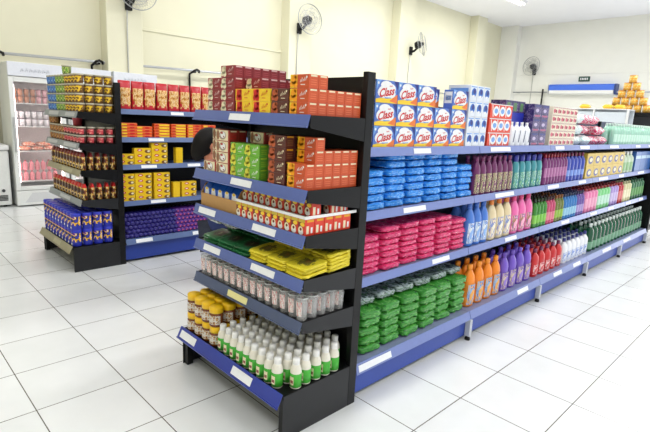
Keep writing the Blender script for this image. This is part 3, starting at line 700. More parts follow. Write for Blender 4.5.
k_rbox = Kind('detergent_pack', 'wide red and white detergent pack', 'detergent pack', 'red detergent packs', [('box', carton(rw, .14, rh, mat('scarlet_box', (226, 62, 34), .35), redart))])
for t in range(3): k_rbox.put((1.505, RY+.08, z+t*(rh+.001)), 0, f'{tierword(t, 3)}, beside the white boxes')
wbot = mat('white_bottle', (236, 238, 244), .3); slash = mat('slate_ink', (70, 80, 110), .4)
a = bottle(.084, .06, .18, ROUND, wbot, 16)
b = MB().poly([(-.012, .03), (.004, .03), (.018, .12), (.008, .12)], -.0312, slash); c = cap(.084, .06, .18, .86, 1, .36, .34, wcap)
k_wb = Kind('bleach_bottle', 'white bottle on the top shelf before a blue pack', 'bottle', 'white bottles on the top shelf', [('bottle_body', a), ('print', b), ('cap', c)])
rgrid(k_wb, 1.69, .088, 4, RY+.035, z, ref='the red packs')
k_bpack = Kind('tissue_pack', 'deep blue pack behind the white bottles', 'pack', 'blue packs behind the white bottles', [('pack', carton(.33, .12, .125, mat('ultramarine_pack', (36, 50, 168), .35)))])
for t in range(2): k_bpack.put((1.86, RY+.14, z+t*.1255), 0, f'{tierword(t, 2)}')
purp = pmat('purple_box_art', [(0, (40, 36, 92)), (.44, (70, 54, 112)), (.55, (140, 126, 160)), (.59, (54, 48, 100))], 5, .35, 2)
k_pbox = Kind('carton', 'dark purple box', 'box', 'purple boxes on the top shelf', [('box', carton(.142, .12, .108, purp, lambda m, y: (m.disc(0, .06, .05, .026, y, mat('lilac', (92, 80, 130), .4)), m.disc(-.01, .06, .03, .014, y-.0004, mat('pale_lilac', (196, 184, 214), .4)), m.rect(-.05, .05, .012, .026, y, mat('rose_band', (170, 80, 120), .4)), m.rect(-.05, .05, .088, .1, y, navy))))])
for c in range(2):
    for t in range(3): k_pbox.put((2.1+c*.145, RY+.065, z+t*.109), 0, where(c, 'the white bottles', 0, 1, t, 3))
k_pbox2 = Kind('carton', 'purple and green box lying on the blue packs', 'box', 'boxes on the blue packs', [('box', carton(.108, .12, .085, purp, lambda m, y: (m.rect(-.03, .02, .01, .07, y, mat('muted_green', (96, 140, 90), .4)),)))])
for c in range(3): k_pbox2.put((1.75+c*.112, RY+.14, z+.252), 0, f'{ORD[c]} from the red packs')
soapc = mat('soap_cream', (232, 222, 200), .4)
def soapart(m, y): m.disc(-.014, .03, .024, .018, y, mat('soap_rose', (206, 90, 110), .4)); m.disc(.02, .028, .016, .014, y, maroon); m.rect(-.044, .044, .056, .0635, y, mat('soap_edge', (190, 150, 150), .4))
k_soap = Kind('soap_box', 'small cream and rose soap box', 'soap box', 'cream soap boxes', [('box', carton(.094, .06, .0645, soapc, soapart))])
rgrid(k_soap, 2.4, .0955, 6, RY+.035, z, 1, .1, 5, .065, ref='the purple boxes')
tealb = pmat('white_teal_bag', [(0, (236, 240, 240)), (.5, (150, 200, 196)), (.58, (240, 242, 242)), (.7, (206, 216, 214))], 6, .25, 2)
pinkb = pmat('pink_white_bag', [(0, (206, 50, 100)), (.46, (240, 220, 226)), (.56, (214, 40, 84))], 5, .25, 2)
k_tb = Kind('tissue_bag', 'white and teal soft bag', 'bag', 'white and teal bags', [('bag', flatbag(.24, .2, .09, tealb, 3, 90, rough=.15))])
k_pb = Kind('tissue_bag', 'pink and white soft bag', 'bag', 'pink bags on the top shelf', [('bag', flatbag(.24, .19, .085, pinkb, 3, 95, rough=.15))])
for i, (x, zz) in enumerate(((3.12, 0), (3.12, .102), (3.11, .204), (3.38, 0))): k_tb.put((x, RY+.12, z+zz), random.uniform(-.05, .05), f'{ORD[i]} counted up from the soap boxes')
for i, (x, zz) in enumerate(((3.91, 0), (3.65, .0), (3.78, .1), (3.39, .104), (3.4, .208), (3.65, .204))): k_pb.put((x, RY+.12+(i > 2)*.03, z+zz), random.uniform(-.06, .06), f'{ORD[i]} from the pale green bottles' if i < 3 else f'piled behind the teal bags, {ORD[i-3]} up')
aqua = glassmat('pale_aqua_plastic', (168, 218, 196), .15, .15)
a = bottle(.1, .07, .235, ROUND, aqua, 14); b = label_band(.1, .07, .235, .15, .5, mat('mint_label', (196, 232, 214), .4)); c = cap(.1, .07, .235, .86, 1, .35, .35, mat('pale_cap', (222, 240, 232), .4), 10)
k_aqua = Kind('cleaner_bottle', 'pale green bottle on the top shelf', 'bottle', 'pale green bottles', [('bottle_body', a), ('label', b), ('cap', c)])
rgrid(k_aqua, 4.2, .106, 16, RY+.04, z, 2, .08, ref='the pink bags')

# ------------------------------------------------------------------ LONG RUN, second shelf
z = RZ[1]+.001
blub = pmat('blue_bag_film', [(0, (26, 108, 216)), (.36, (48, 146, 240)), (.56, (116, 188, 250)), (.64, (52, 148, 240)), (.68, (220, 234, 248))], 6, .16, 3, bump=.5)
def powderbag(film, s0, w=.184, d=.27, h=.0405, n=6): return [MB().brick(w-.016, d, h, film, s0+i, .006) for i in range(n)]
k_bb = Kind('washing_powder_bag', 'blue washing powder bag', 'washing powder bag', 'blue washing powder bags', [('bag', powderbag(blub, 110))])
def bagstacks(k, x0, n, pitch, yf, z, tiers, th, d=.27, backtop=0, rot=.05):
    for c in range(n):
        nt = tiers[c]
        for t in range(nt):
            k.put((x0+pitch*(c+.5)+random.uniform(-.004, .004), yf+d/2+.014+random.uniform(-.006, .012)+t*.002, z+.003+t*(th+.0005)), random.uniform(-rot, rot)*.3,
                  where(c, POST, 0, 1, t, 99 if t < nt-1 else nt), tilt=(random.uniform(-.006, .006), random.uniform(-.01, .01)))
        for t in range(backtop if 0 < c < n-1 else 0):
            k.put((x0+pitch*(c+.5)+random.uniform(-.004, .004), yf+d/2+.03, z+nt*(th+.0005)+t*(th-.001)+.003), random.uniform(-.03, .03), f'{"lower" if t == 0 else "upper"} loose bag behind the stacks, {ORD[c]} from {POST}', tilt=(-.02, random.uniform(-.03, .03)))
bagstacks(k_bb, .1, 6, .188, RY+.002, z, [5, 5, 5, 5, 5, 5], .043, backtop=2)
def kb(name, desc, cat, group, w, d, h, prof, body, capm, lab=None, lz=(.12, .5), cz=(.87, 1), cr=(.42, .36), extra=None, parts=True, spread=.9, seg=16):
    a = bottle(w, d, h, prof, body, seg); ps = [('bottle_body', a)]
    if lab: ps.append(('label', label_band(w, d, h, lz[0], lz[1], lab, spread)))
    cc = cap(w, d, h, cz[0], cz[1], cr[0], cr[1], capm, 12)
    if parts: ps.append(('cap', cc))
    else:
        b0 = len(a.v); a.v += cc.v
        for f_, mi, sm in zip(cc.f, cc.mi, cc.sm): a.f.append([i+b0 for i in f_]); a.mi.append(a.m(cc.mats[mi])); a.sm.append(sm)
        if lab:
            l_ = ps[1][1]; b0 = len(a.v); a.v += l_.v
            for f_, mi, sm in zip(l_.f, l_.mi, l_.sm): a.f.append([i+b0 for i in f_]); a.mi.append(a.m(l_.mats[mi])); a.sm.append(sm)
        ps = [('bottle_body', a)]
    return Kind(name, desc, cat, group, ps)
vi = pmat('violet_label', [(0, (110, 40, 90)), (.45, (214, 200, 150)), (.53, (90, 50, 90)), (.6, (150, 170, 100)), (.68, (120, 50, 100))], 4, .35, 1)
k = kb('softener_bottle', 'plum purple bottle on the second shelf', 'bottle', 'plum bottles', .08, .06, .27, WAVE, mat('plum_bottle', (112, 40, 96), .3), mat('plum_cap', (124, 50, 100), .35), vi, (.06, .55))
rgrid(k, 1.235, .083, 7, RY+.035, z, 2, .07, ref='the blue bags')
te = pmat('teal_label', [(0, (60, 150, 150)), (.45, (180, 220, 190)), (.53, (40, 110, 150)), (.62, (110, 190, 90))], 4, .35, 1)
k = kb('softener_bottle', 'teal green bottle with dark blue cap', 'bottle', 'teal bottles', .094, .065, .27, WAVE, mat('teal_bottle', (64, 150, 160), .3), mat('indigo_cap', (46, 52, 150), .35), te, (.05, .5), cz=(.8, 1), cr=(.6, .5))
rgrid(k, 1.825, .109, 5, RY+.035, z, 2, .08, ref='the plum bottles')
k = kb('cleaner_bottle', 'purple bottle with dark red top', 'bottle', 'purple bottles with red tops', .062, .055, .27, TALL, mat('magenta_bottle', (120, 42, 110), .3), mat('dark_red_cap', (150, 30, 50), .35), mat('lilac_label', (176, 110, 160), .4), (.25, .55), parts=False)
rgrid(k, 2.4, .0655, 8, RY+.03, z, 2, .07, ref='the teal bottles')
k = kb('cleaner_bottle', 'royal blue bottle on the second shelf', 'bottle', 'royal blue bottles', .09, .06, .27, TALL, mat('royal_bottle', (44, 66, 170), .3), mat('wine_cap', (120, 30, 70), .35), mat('pale_blue_label', (120, 150, 220), .4), (.2, .4), parts=False)
rgrid(k, 2.93, .094, 5, RY+.035, z, 2, .07, ref='the red topped bottles')
def ybart(m, y): m.disc(0, .06, .07, .04, y, mat('box_navy_art', (60, 70, 140), .4)); m.disc(.01, .062, .045, .022, y-.0004, cream)
k = Kind('detergent_box', 'pale yellow detergent box', 'box', 'pale yellow boxes', [('box', carton(.208, .12, .128, mat('pale_yellow_box', (208, 176, 66), .4), ybart))])
rgrid(k, 3.42, .212, 6, RY+.065, z, 1, .1, 2, .129, ref='the blue bottles', keep=lambda c, r, t: True)
k = kb('cleaner_bottle', 'pale green white bottle near the dark end panel', 'bottle', 'pale bottles by the end panel', .135, .08, .26, ROUND, mat('pale_mint_bottle', (200, 216, 190), .35), white, mat('mint_green_label', (150, 190, 140), .4), parts=False)
rgrid(k, 4.72, .145, 3, RY+.045, z, ref='the yellow boxes')
k = Kind('paper_pack', 'blue pack with white band near the dark end panel', 'pack', 'blue packs by the end panel', [('pack', carton(.25, .14, .25, mat('steel_blue_pack', (52, 100, 170), .35), lambda m, y: (m.rect(-.122, .122, .16, .2, y, mat('ice_band', (180, 206, 230), .4)),)))])
rgrid(k, 5.19, .256, 3, RY+.075, z, ref='the pale bottles')

# ------------------------------------------------------------------ LONG RUN, third shelf
z = RZ[2]+.001
pkb = pmat('pink_bag_film', [(0, (170, 24, 80)), (.36, (232, 56, 118)), (.58, (246, 124, 168)), (.65, (232, 58, 118)), (.69, (250, 206, 220))], 6, .16, 3, bump=.5)
k_pk = Kind('washing_powder_bag', 'pink washing powder bag', 'washing powder bag', 'pink washing powder bags', [('bag', powderbag(pkb, 130, h=.0335))])
bagstacks(k_pk, .1, 6, .186, RY+.002, z, [6, 6, 6, 6, 6, 6], .0355, backtop=1)
lbl = lambda n, a_, b_, c_: pmat(n, [(0, a_), (.46, b_), (.58, c_), (.66, a_)], 3, .35, 1)
k = kb('softener_bottle', 'large blue softener bottle', 'bottle', 'blue softener bottles', .098, .085, .31, SOFT, mat('sky_blue_bottle', (74, 126, 214), .3), mat('sky_blue_cap', (60, 110, 200), .35), lbl('blue_soft_label', (140, 180, 236), (230, 236, 240), (60, 90, 180)), (.08, .55))
rgrid(k, 1.222, .1, 3, RY+.05, z, 2, .1, ref='the pink bags')
k = kb('softener_bottle', 'large cream softener bottle with orange cap', 'bottle', 'cream softener bottles', .118, .085, .31, SOFT, mat('cream_bottle', (232, 214, 172), .3), mat('orange_cap', (236, 130, 40), .35), lbl('cream_soft_label', (240, 230, 206), (120, 140, 200), (236, 200, 150)), (.08, .55))
rgrid(k, 1.53, .125, 3, RY+.05, z, 2, .1, ref='the blue softener')
k = kb('softener_bottle', 'large pink softener bottle', 'bottle', 'pink softener bottles', .122, .085, .31, SOFT, mat('pink_bottle', (240, 110, 176), .3), mat('pink_cap', (226, 70, 130), .35), lbl('pink_soft_label', (246, 170, 200), (160, 120, 80), (120, 90, 170)), (.08, .5))
rgrid(k, 1.905, .134, 3, RY+.05, z, 2, .1, ref='the cream softener')
dcap = mat('dark_cap', (40, 44, 40), .35)
for nm, desc, x0, n, pit, bc, cc, lc, ref in (
        ('green', 'small bright green bottle with dark cap', 2.315, 4, .068, (60, 140, 50), (40, 60, 36), (130, 200, 80), 'the pink softener'),
        ('rose', 'small rose bottle with dark cap', 2.59, 3, .062, (196, 70, 110), (70, 40, 40), (226, 130, 150), 'the green bottles'),
        ('olive', 'small olive bottle with brown cap', 2.78, 3, .068, (110, 120, 50), (150, 90, 40), (150, 190, 70), 'the rose bottles'),
        ('azure', 'small azure blue bottle with dark cap', 2.99, 5, .068, (44, 120, 190), (40, 50, 90), (150, 200, 226), 'the olive bottles'),
        ('violet', 'small violet bottle with dark cap', 3.335, 3, .07, (104, 80, 160), (60, 50, 90), (170, 150, 206), 'the azure bottles')):
    k = kb('cleaner_bottle', desc, 'bottle', f'small {nm} bottles', .06, .055, .25, TALL, mat(nm+'_small_bottle', bc, .25), mat(nm+'_small_cap', cc, .35), mat(nm+'_small_label', lc, .4), (.15, .45), parts=False, spread=1.4, seg=12)
    rgrid(k, x0, pit, n, RY+.03, z, 4, .062, ref=ref)
rcap = mat('brick_red_cap', (150, 34, 40), .35)
for nm, desc, x0, n, pit, bc, lc, ref, rows in (
        ('rosy', 'pink cleaner bottle with red top', 3.575, 4, .098, (232, 130, 176), (240, 170, 200), 'the violet bottles', 4),
        ('mint', 'pale green cleaner bottle with red top', 3.975, 4, .108, (130, 214, 140), (180, 236, 180), 'the pink cleaner bottles', 4),
        ('lavender', 'lavender cleaner bottle with red top', 4.42, 3, .1, (176, 150, 214), (206, 190, 230), 'the pale green cleaner', 4),
        ('scarlet', 'red bottle near the end of third shelf', 4.73, 2, .098, (190, 40, 50), (220, 120, 120), 'the lavender bottles', 2),
        ('ivory', 'cream bottle near the end of third shelf', 4.94, 3, .11, (216, 210, 160), (236, 230, 196), 'the red bottles', 2),
        ('forest', 'dark green bottle closing the third shelf', 5.28, 5, .12, (30, 104, 60), (90, 150, 80), 'the cream bottles', 2)):
    k = kb('cleaner_bottle', desc, 'bottle', f'{nm} cleaner bottles', pit*.93, .07, .255, [(.9, 0), (1, .01), (1, .8), (.8, .86), (.4, .89), (.4, .9)], mat(nm+'_bottle', bc, .3), rcap if rows == 4 else mat(nm+'_cap', tuple(int(v*.8) for v in bc), .35), mat(nm+'_label', lc, .4), (.2, .6), cz=(.88, 1), cr=(.5, .45), parts=False, seg=12)
    rgrid(k, x0, pit, n, RY+.04, z, rows, .078, ref=ref)

# ------------------------------------------------------------------ LONG RUN, bottom shelf
z = RB+.001
grb = pmat('green_powder_film', [(0, (34, 100, 40)), (.36, (66, 152, 58)), (.58, (112, 186, 90)), (.66, (60, 150, 56)), (.69, (226, 216, 160))], 6, .16, 3, bump=.5)
k_gp = Kind('washing_powder_bag', 'green washing powder bag', 'washing powder bag', 'green washing powder bags', [('bag', powderbag(grb, 150, h=.0475, d=.3))])
bagstacks(k_gp, .1, 6, .188, .05, z, [5, 5, 5, 5, 5, 5], .05, d=.3, backtop=0)
k_gp2 = Kind('washing_powder_bag', 'green and silver bag lying behind the front stacks', 'washing powder bag', 'green and silver bags', [('bag', powderbag(pmat('green_silver_film', [(0, (70, 90, 80)), (.42, (160, 176, 176)), (.56, (90, 120, 90)), (.66, (60, 130, 60))], 5, .2, 2), 160))])
for i in range(6): k_gp2.put((.2+i*.19, .265, z+.262), random.uniform(-.1, .1), f'{ORD[i]} from the black post', tilt=(-.02, .03))
k = kb('cleaner_bottle', 'orange waisted bottle on the bottom shelf', 'bottle', 'orange bottles', .12, .085, .31, WAVE, mat('orange_bottle', (246, 140, 28), .3), mat('orange_top', (248, 150, 40), .35), lbl('orange_bottle_label', (240, 170, 70), (140, 180, 220), (70, 100, 170)), (.06, .55))
rgrid(k, 1.245, .131, 4, .105, z, 2, .1, ref='the green bags')
k = kb('cleaner_bottle', 'purple waisted bottle on the bottom shelf', 'bottle', 'purple waisted bottles', .12, .085, .31, WAVE, mat('violet_bottle', (116, 84, 196), .3), mat('violet_top', (100, 70, 180), .35), lbl('violet_bottle_label', (150, 120, 210), (210, 190, 170), (80, 50, 120)), (.06, .5))
rgrid(k, 1.775, .143, 4, .105, z, 2, .1, ref='the orange bottles')
k = kb('cleaner_bottle', 'red bottle on the bottom shelf', 'bottle', 'red bottles on the bottom shelf', .115, .075, .25, ROUND, mat('red_bottle', (204, 36, 40), .3), mat('wine_top', (110, 36, 80), .35), lbl('red_bottle_label', (214, 60, 60), (240, 200, 200), (150, 30, 50)), (.1, .45))
rgrid(k, 2.375, .135, 5, .1, z, 4, .085, ref='the purple bottles')
k = kb('bleach_bottle', 'white bottle with navy cap on the bottom shelf', 'bottle', 'white bottles with navy caps', .105, .075, .25, ROUND, mat('bleach_white', (238, 240, 246), .3), mat('navy_cap', (36, 44, 120), .35), lbl('bleach_label', (226, 232, 244), (120, 150, 220), (236, 240, 248)), (.1, .45), cz=(.85, 1))
rgrid(k, 3.07, .117, 6, .1, z, 4, .085, ref='the red bottles')
k = kb('disinfectant_bottle', 'dark green bottle with white top', 'bottle', 'dark green bottles on the bottom shelf', .12, .085, .31, TALL, mat('bottle_green', (18, 82, 52), .2), mat('white_top', (226, 236, 230), .35), mat('pale_green_label', (110, 160, 128), .4), (.1, .36), parts=False, spread=1.3)
rgrid(k, 3.82, .133, 16, .105, z, 3, .1, ref='the white bottles')

# ------------------------------------------------------------------ BACK DISPLAY (before the fridge)
def tub(name, desc, group, body, band, lidc, R=.041, h=.083):
    m = MB().lathe([(R*.85, 0), (R*.97, h*.84)], body, 14); m.lathe([(R*.9, h*.14), (R*.99, h*.74)], band, 14, a0=-PI/2-1.8, a1=-PI/2+1.8)
    b = MB().lathe([(R*.97, h*.84), (R*1.02, h*.85), (R*1.02, h*.98), (R*.96, h), (0, h)], lidc, 14)
    return Kind(name, desc, 'tub', group, [('tub', m), ('lid', b)])
clr = mat('clear_lid', (196, 190, 170), .25)
bt = pmat('blue_tub_art', [(0, (50, 110, 200)), (.5, (140, 190, 230)), (.58, (60, 90, 170))], 4, .35, 1); gt = pmat('green_tub_art', [(0, (110, 160, 60)), (.5, (200, 210, 120)), (.6, (80, 120, 50))], 4, .35, 1)
yt = pmat('yellow_tub_art', [(0, (110, 70, 30)), (.42, (240, 196, 50)), (.6, (110, 70, 40))], 3, .35, 1)
tb_ = mat('tub_brown', (120, 86, 44), .35)
z = GS[0]+.001; XT = GX-.374+.044
k_bt = tub('food_tub', 'blue banded tub', 'blue tubs', mat('tub_blue', (60, 100, 170), .35), bt, clr)
k_gt = tub('food_tub', 'green banded tub', 'green tubs', mat('tub_green', (110, 130, 60), .35), gt, clr)
k_yt = tub('food_tub', 'brown and yellow tub', 'yellow tubs', tb_, yt, clr)
CP = 'the corner post'
egrid(k_yt, GY+.034, .0885, 4, XT, z, 4, .084, 4, .0835, CP, keep=lambda c, r, t: r == 0 or c == 0)
egrid(k_gt, GY+.034+.0885*4, .0885, 3, XT, z, 1, .09, 4, .0835, 'the yellow tubs')
egrid(k_bt, GY+.034+.0885*7, .0885, 3, XT, z, 1, .09, 4, .0835, 'the green tubs')
k_gt.put((XT+.01, GY+.42, z+4*.0835), -PI/2, 'alone on top of the stack')
rt_ = pmat('red_tub_art', [(0, (206, 70, 80)), (.5, (236, 150, 140)), (.6, (110, 50, 50))], 3, .35, 1); ot = pmat('amber_tub_art', [(0, (150, 90, 40)), (.5, (210, 160, 90)), (.6, (120, 60, 40))], 4, .35, 1)
z = GS[1]+.001
k_rt = tub('food_tub', 'red and brown tub', 'red tubs', mat('tub_dark', (70, 36, 34), .35), rt_, clr, h=.075)
k_at = tub('food_tub', 'amber tub', 'amber tubs', tb_, ot, clr, h=.075)
egrid(k_rt, GY+.034, .0885, 5, XT, z, 4, .084, 2, .0755, CP, keep=lambda c, r, t: r == 0 or c == 0)
egrid(k_at, GY+.034+.0885*5, .0885, 5, XT, z, 1, .09, 3, .0755, 'the red tubs', keep=lambda c, r, t: t < 2 or c > 2)
tag(obj('food_tub', MB().lathe([(.037, 0), (.042, .062), (.044, .063), (.044, .073), (0, .075)], mat('rose_tub', (190, 70, 80), .35), 14), None, (XT+.03, GY+.26, z+.151)), 'dim rose tub on top of the red and brown tubs', 'tub')
def pouch(film, top, n, s0, w=.085, d=.05, h=.15):
    out = []
    for i in range(n):
        m = MB(); o = Vector((s0+i*2.3, 0, 0)); nz_, na = (16, 20) if h > .2 else (8, 12); vs = []
        for j in range(nz_+1):
            q = j/nz_; th = d/2*min(1, (1-q)*3.2)**.6*(1 if q < .95 else .15); ww = w/2*(1-.06*math.sin(PI*q))
            for i2 in range(na):
                a = 2*PI*i2/na; ca, sa = math.cos(a), math.sin(a); kk = (abs(ca)**3+abs(sa)**3)**(-1/3)
                wob = 1+.12*noise.noise(Vector((ca*1.6, sa*1.6, q*4))+o)
                vs.append((ww*ca*kk*(1 if q < .85 else 1), max(th, .002)*sa*kk*wob, q*h*(1+.02*noise.noise(o))))
        fs = [(j*na+a, j*na+(a+1) % na, (j+1)*na+(a+1) % na, (j+1)*na+a) for j in range(nz_) for a in range(na)]
        lo = [f_ for f_ in fs if f_[0]//na < nz_*.72]; hi = [f_ for f_ in fs if f_[0]//na >= nz_*.72]
        b0 = len(m.v); m.add(vs, lo, film, True); k_ = m.m(top)
        for f_ in hi+[tuple(range(nz_*na, nz_*na+na))]: m.f.append([b0+v for v in f_]); m.mi.append(k_); m.sm.append(True)
        m.f.append([b0+v for v in range(na)][::-1]); m.mi.append(m.m(film)); m.sm.append(False)
        out.append(m)
    return out
cof = pmat('coffee_pouch_film', [(0, (60, 24, 20)), (.43, (120, 50, 30)), (.5, (240, 200, 70)), (.56, (236, 220, 200)), (.6, (70, 26, 22))], 3.2, .3, 1.5)
k_c1 = Kind('food_pouch', 'dark red pouch on third back shelf', 'pouch', 'pouches on the third back shelf', [('pouch', pouch(cof, dred, 3, 3, h=.16))])
egrid(k_c1, GY+.034, .0895, 10, XT-.005, GS[2]+.001, 5, .066, 1, 1, CP, keep=lambda c, r, t: r == 0 or c == 0, jit=.003)
k_c2 = Kind('food_pouch', 'red topped pouch on fourth back shelf', 'pouch', 'pouches on the fourth back shelf', [('pouch', pouch(cof, red, 3, 13, h=.15))])
egrid(k_c2, GY+.034, .0895, 10, XT-.005, GS[3]+.001, 5, .066, 1, 1, CP, keep=lambda c, r, t: r == 0 or c == 0, jit=.003)
ncan = mat('cobalt_can', (38, 50, 176), .3); can_art = pmat('can_art', [(0, (44, 54, 180)), (.4, (40, 30, 60)), (.46, (246, 190, 40)), (.54, (244, 240, 230)), (.58, (176, 50, 40)), (.63, (40, 50, 170))], 2.6, .3, 1.2)
def chococan():
    R, h = .0445, .152
    a = MB().lathe([(R*.92, 0), (R, .006), (R*.97, h*.4), (R, h*.8), (R*.97, h*.84)], ncan, 16)
    b = MB().lathe([(R*1.0, h*.28), (R*1.015, h*.34), (R*1.02, h*.82)], can_art, 14, a0=-PI/2-2.2, a1=-PI/2+2.2)
    b.lathe([(R*1.03, h*.1), (R*1.03, h*.22)], white, 6, a0=-PI/2-.5, a1=-PI/2+.3)
    c = MB().lathe([(R*.98, h*.84), (R*1.01, h*.85), (R*1.01, h*.98), (R*.95, h), (0, h)], mat('cobalt_lid', (52, 62, 196), .35), 16)
    return a, b, c
a, b, c = chococan()
k_can = Kind('drink_powder_jar', 'cobalt blue jar on back display', 'jar', 'blue drink powder jars', [('jar_body', a), ('label', b), ('lid', c)])
egrid(k_can, GY+.02, .0925, 10, GX-.476+.055, GS[4]+.001, 4, .094, 2, .1525, CP, keep=lambda c, r, t: t == 1 or r == 0 or c == 0, jit=.001)

# run behind: snack bags, biscuit packs, yellow boxes, purple rolls
FY = GY+.085
snack = pmat('snack_art', [(0, (170, 90, 40)), (.4, (226, 170, 90)), (.52, (246, 222, 170)), (.6, (206, 120, 50)), (.66, (250, 236, 200))], 9, .25, 3)
def snackbag(n, s0, w=.118, d=.07, h=.27):
    out = []
    for i in range(n):
        m = pouch(snack, red, 1, s0+i, w, d, h)[0]
        # clear red foot and red crown printed on the film
        k_ = m.m(mat('snack_red', (196, 30, 44), .3)); N = len(m.f)
        for q, f_ in enumerate(m.f):
            zc = sum(m.v[v][2] for v in f_)/len(f_)/h; xc = abs(sum(m.v[v][0] for v in f_)/len(f_))/(w/2)
            jt = .09*noise.noise(Vector((xc*3+s0+i, zc*9, 1)))
            if zc < .14+jt or zc > .8+jt or xc > .8+2*jt: m.mi[q] = k_
        out.append(m)
    return out
k_sn = Kind('snack_bag', 'red and gold snack bag on the slate run', 'snack bag', 'red and gold snack bags', [('bag', snackbag(4, 31))])
rgrid(k_sn, GX+.02, .125, 9, FY+.045, GR[0]+.001, 1, .1, ref='the corner post', jit=.004)
bo = mat('biscuit_orange', (236, 92, 34), .35)
def bisc(body, art): return carton(.165, .055, .0275, body, art, None, .006)
def b1(m, y): m.rect(-.07, -.02, .006, .02, y, yellow); m.disc(.03, .013, .025, .008, y, red); m.rect(-.075, .075, .0235, .0255, y, mat('peach_edge', (250, 170, 110), .4))
def b2(m, y): m.rect(-.06, .075, .004, .022, y, yellow); m.disc(-.05, .013, .022, .008, y-.0003, red)
k_b1 = Kind('biscuit_packet', 'orange biscuit packet', 'biscuit packet', 'orange biscuit packets', [('packet', bisc(bo, b1))])
k_b2 = Kind('biscuit_packet', 'orange and yellow biscuit packet', 'biscuit packet', 'yellow biscuit packets', [('packet', bisc(bo, b2))])
z = GR[1]+.001; SP = 'the black corner post'
for c, (x, k_, n) in enumerate(((.105, k_b1, 5), (.255, k_b1, 4), (.44, k_b2, 5), (.62, k_b2, 5), (.8, k_b1, 5), (.975, k_b1, 5))):
    for t in range(n): k_.put((GX+x, FY+.03, z+t*.0282), random.uniform(-.03, .03), where(c, SP, 0, 1, t, 99 if t < n-1 else n)+' stack')
yb = mat('wafer_yellow', (238, 196, 30), .35)
def wart(m, y): m.disc(-.03, .036, .026, .013, y, red, 12); m.disc(-.03, .036, .016, .005, y-.0003, white, 8); m.disc(.05, .022, .032, .017, y, mat('wafer_brown', (120, 76, 40), .4), 10); m.disc(.06, .024, .014, .01, y-.0003, cream, 8)
k_w = Kind('wafer_box', 'yellow wafer box', 'wafer box', 'yellow wafer boxes', [('box', carton(.168, .06, .054, yb, wart))])
k_w1 = Kind('wafer_box', 'yellow wafer box set upright', 'wafer box', 'yellow wafer boxes', [('box', carton(.075, .06, .165, yb))])
z = GR[2]+.001
for c, n in enumerate((2, 3, 4)):
    for t in range(n): k_w.put((GX+.06+c*.174, FY+.035, z+t*.0545), 0, 'third slate shelf, '+where(c, SP, 0, 1, t, n))
k_w1.put((GX+.54+.085, FY+.035, z), 0, 'on the third slate shelf')
z = GR[3]+.001
for c, (x, n) in enumerate(((.06, 5), (.235, 5), (.43, 5), (.735, 3))):
    for t in range(n): k_w.put((GX+x, FY+.035, z+t*.0545), 0, 'fourth slate shelf, '+where(c, SP, 0, 1, t, n))
k_w1.put((GX+.59, FY+.035, z), 0, 'on the fourth slate shelf')
# rolls lying with their ends to the front
rl = MB().lathe([(0, 0), (.019, .001), (.0225, .006), (.0225, .194), (.019, .2), (0, .2)], mat('roll_purple', (44, 36, 126), .3), 12)
rl.lathe([(0, -.0006), (.008, -.0006)], mat('roll_end', (84, 60, 150), .35), 10); rl.lathe([(.008, -.0004), (.013, .0)], navy, 12)
rl.v = [(x, zz, y+.0225) for x, y, zz in rl.v]; rl.f = [f_[::-1] for f_ in rl.f]
rp = MB().lathe([(0, 0), (.019, .001), (.0225, .006), (.0225, .194), (.019, .2), (0, .2)], mat('roll_violet', (104, 52, 150), .3), 12)
rp.lathe([(0, -.0006), (.009, -.0006)], mat('roll_pink', (226, 90, 130), .35), 10); rp.lathe([(.009, -.0004), (.013, .0)], navy, 12)
rp.v = [(x, zz, y+.0225) for x, y, zz in rp.v]; rp.f = [f_[::-1] for f_ in rp.f]
k_r1 = Kind('biscuit_roll', 'dark blue biscuit roll seen end on', 'biscuit roll', 'blue biscuit rolls', [('roll', rl)])
k_r2 = Kind('biscuit_roll', 'purple and pink biscuit roll seen end on', 'biscuit roll', 'purple biscuit rolls', [('roll', rp)])
z = GB+.001
for r in range(6):
    n1 = 12; n2 = 10
    for c in range(n1+n2-1):
        x = GX+.035+.0455*c+(.02275 if r % 2 else 0)
        kk = k_r1 if c < n1 else k_r2
        cc = c if c < n1 else c-n1
        kk.put((x, GY+.035+r*.012, z+r*.0395), 0, f'{ORD[r]} layer up, {ORD[cc]} from {"the black post" if c < n1 else "the blue rolls"}')

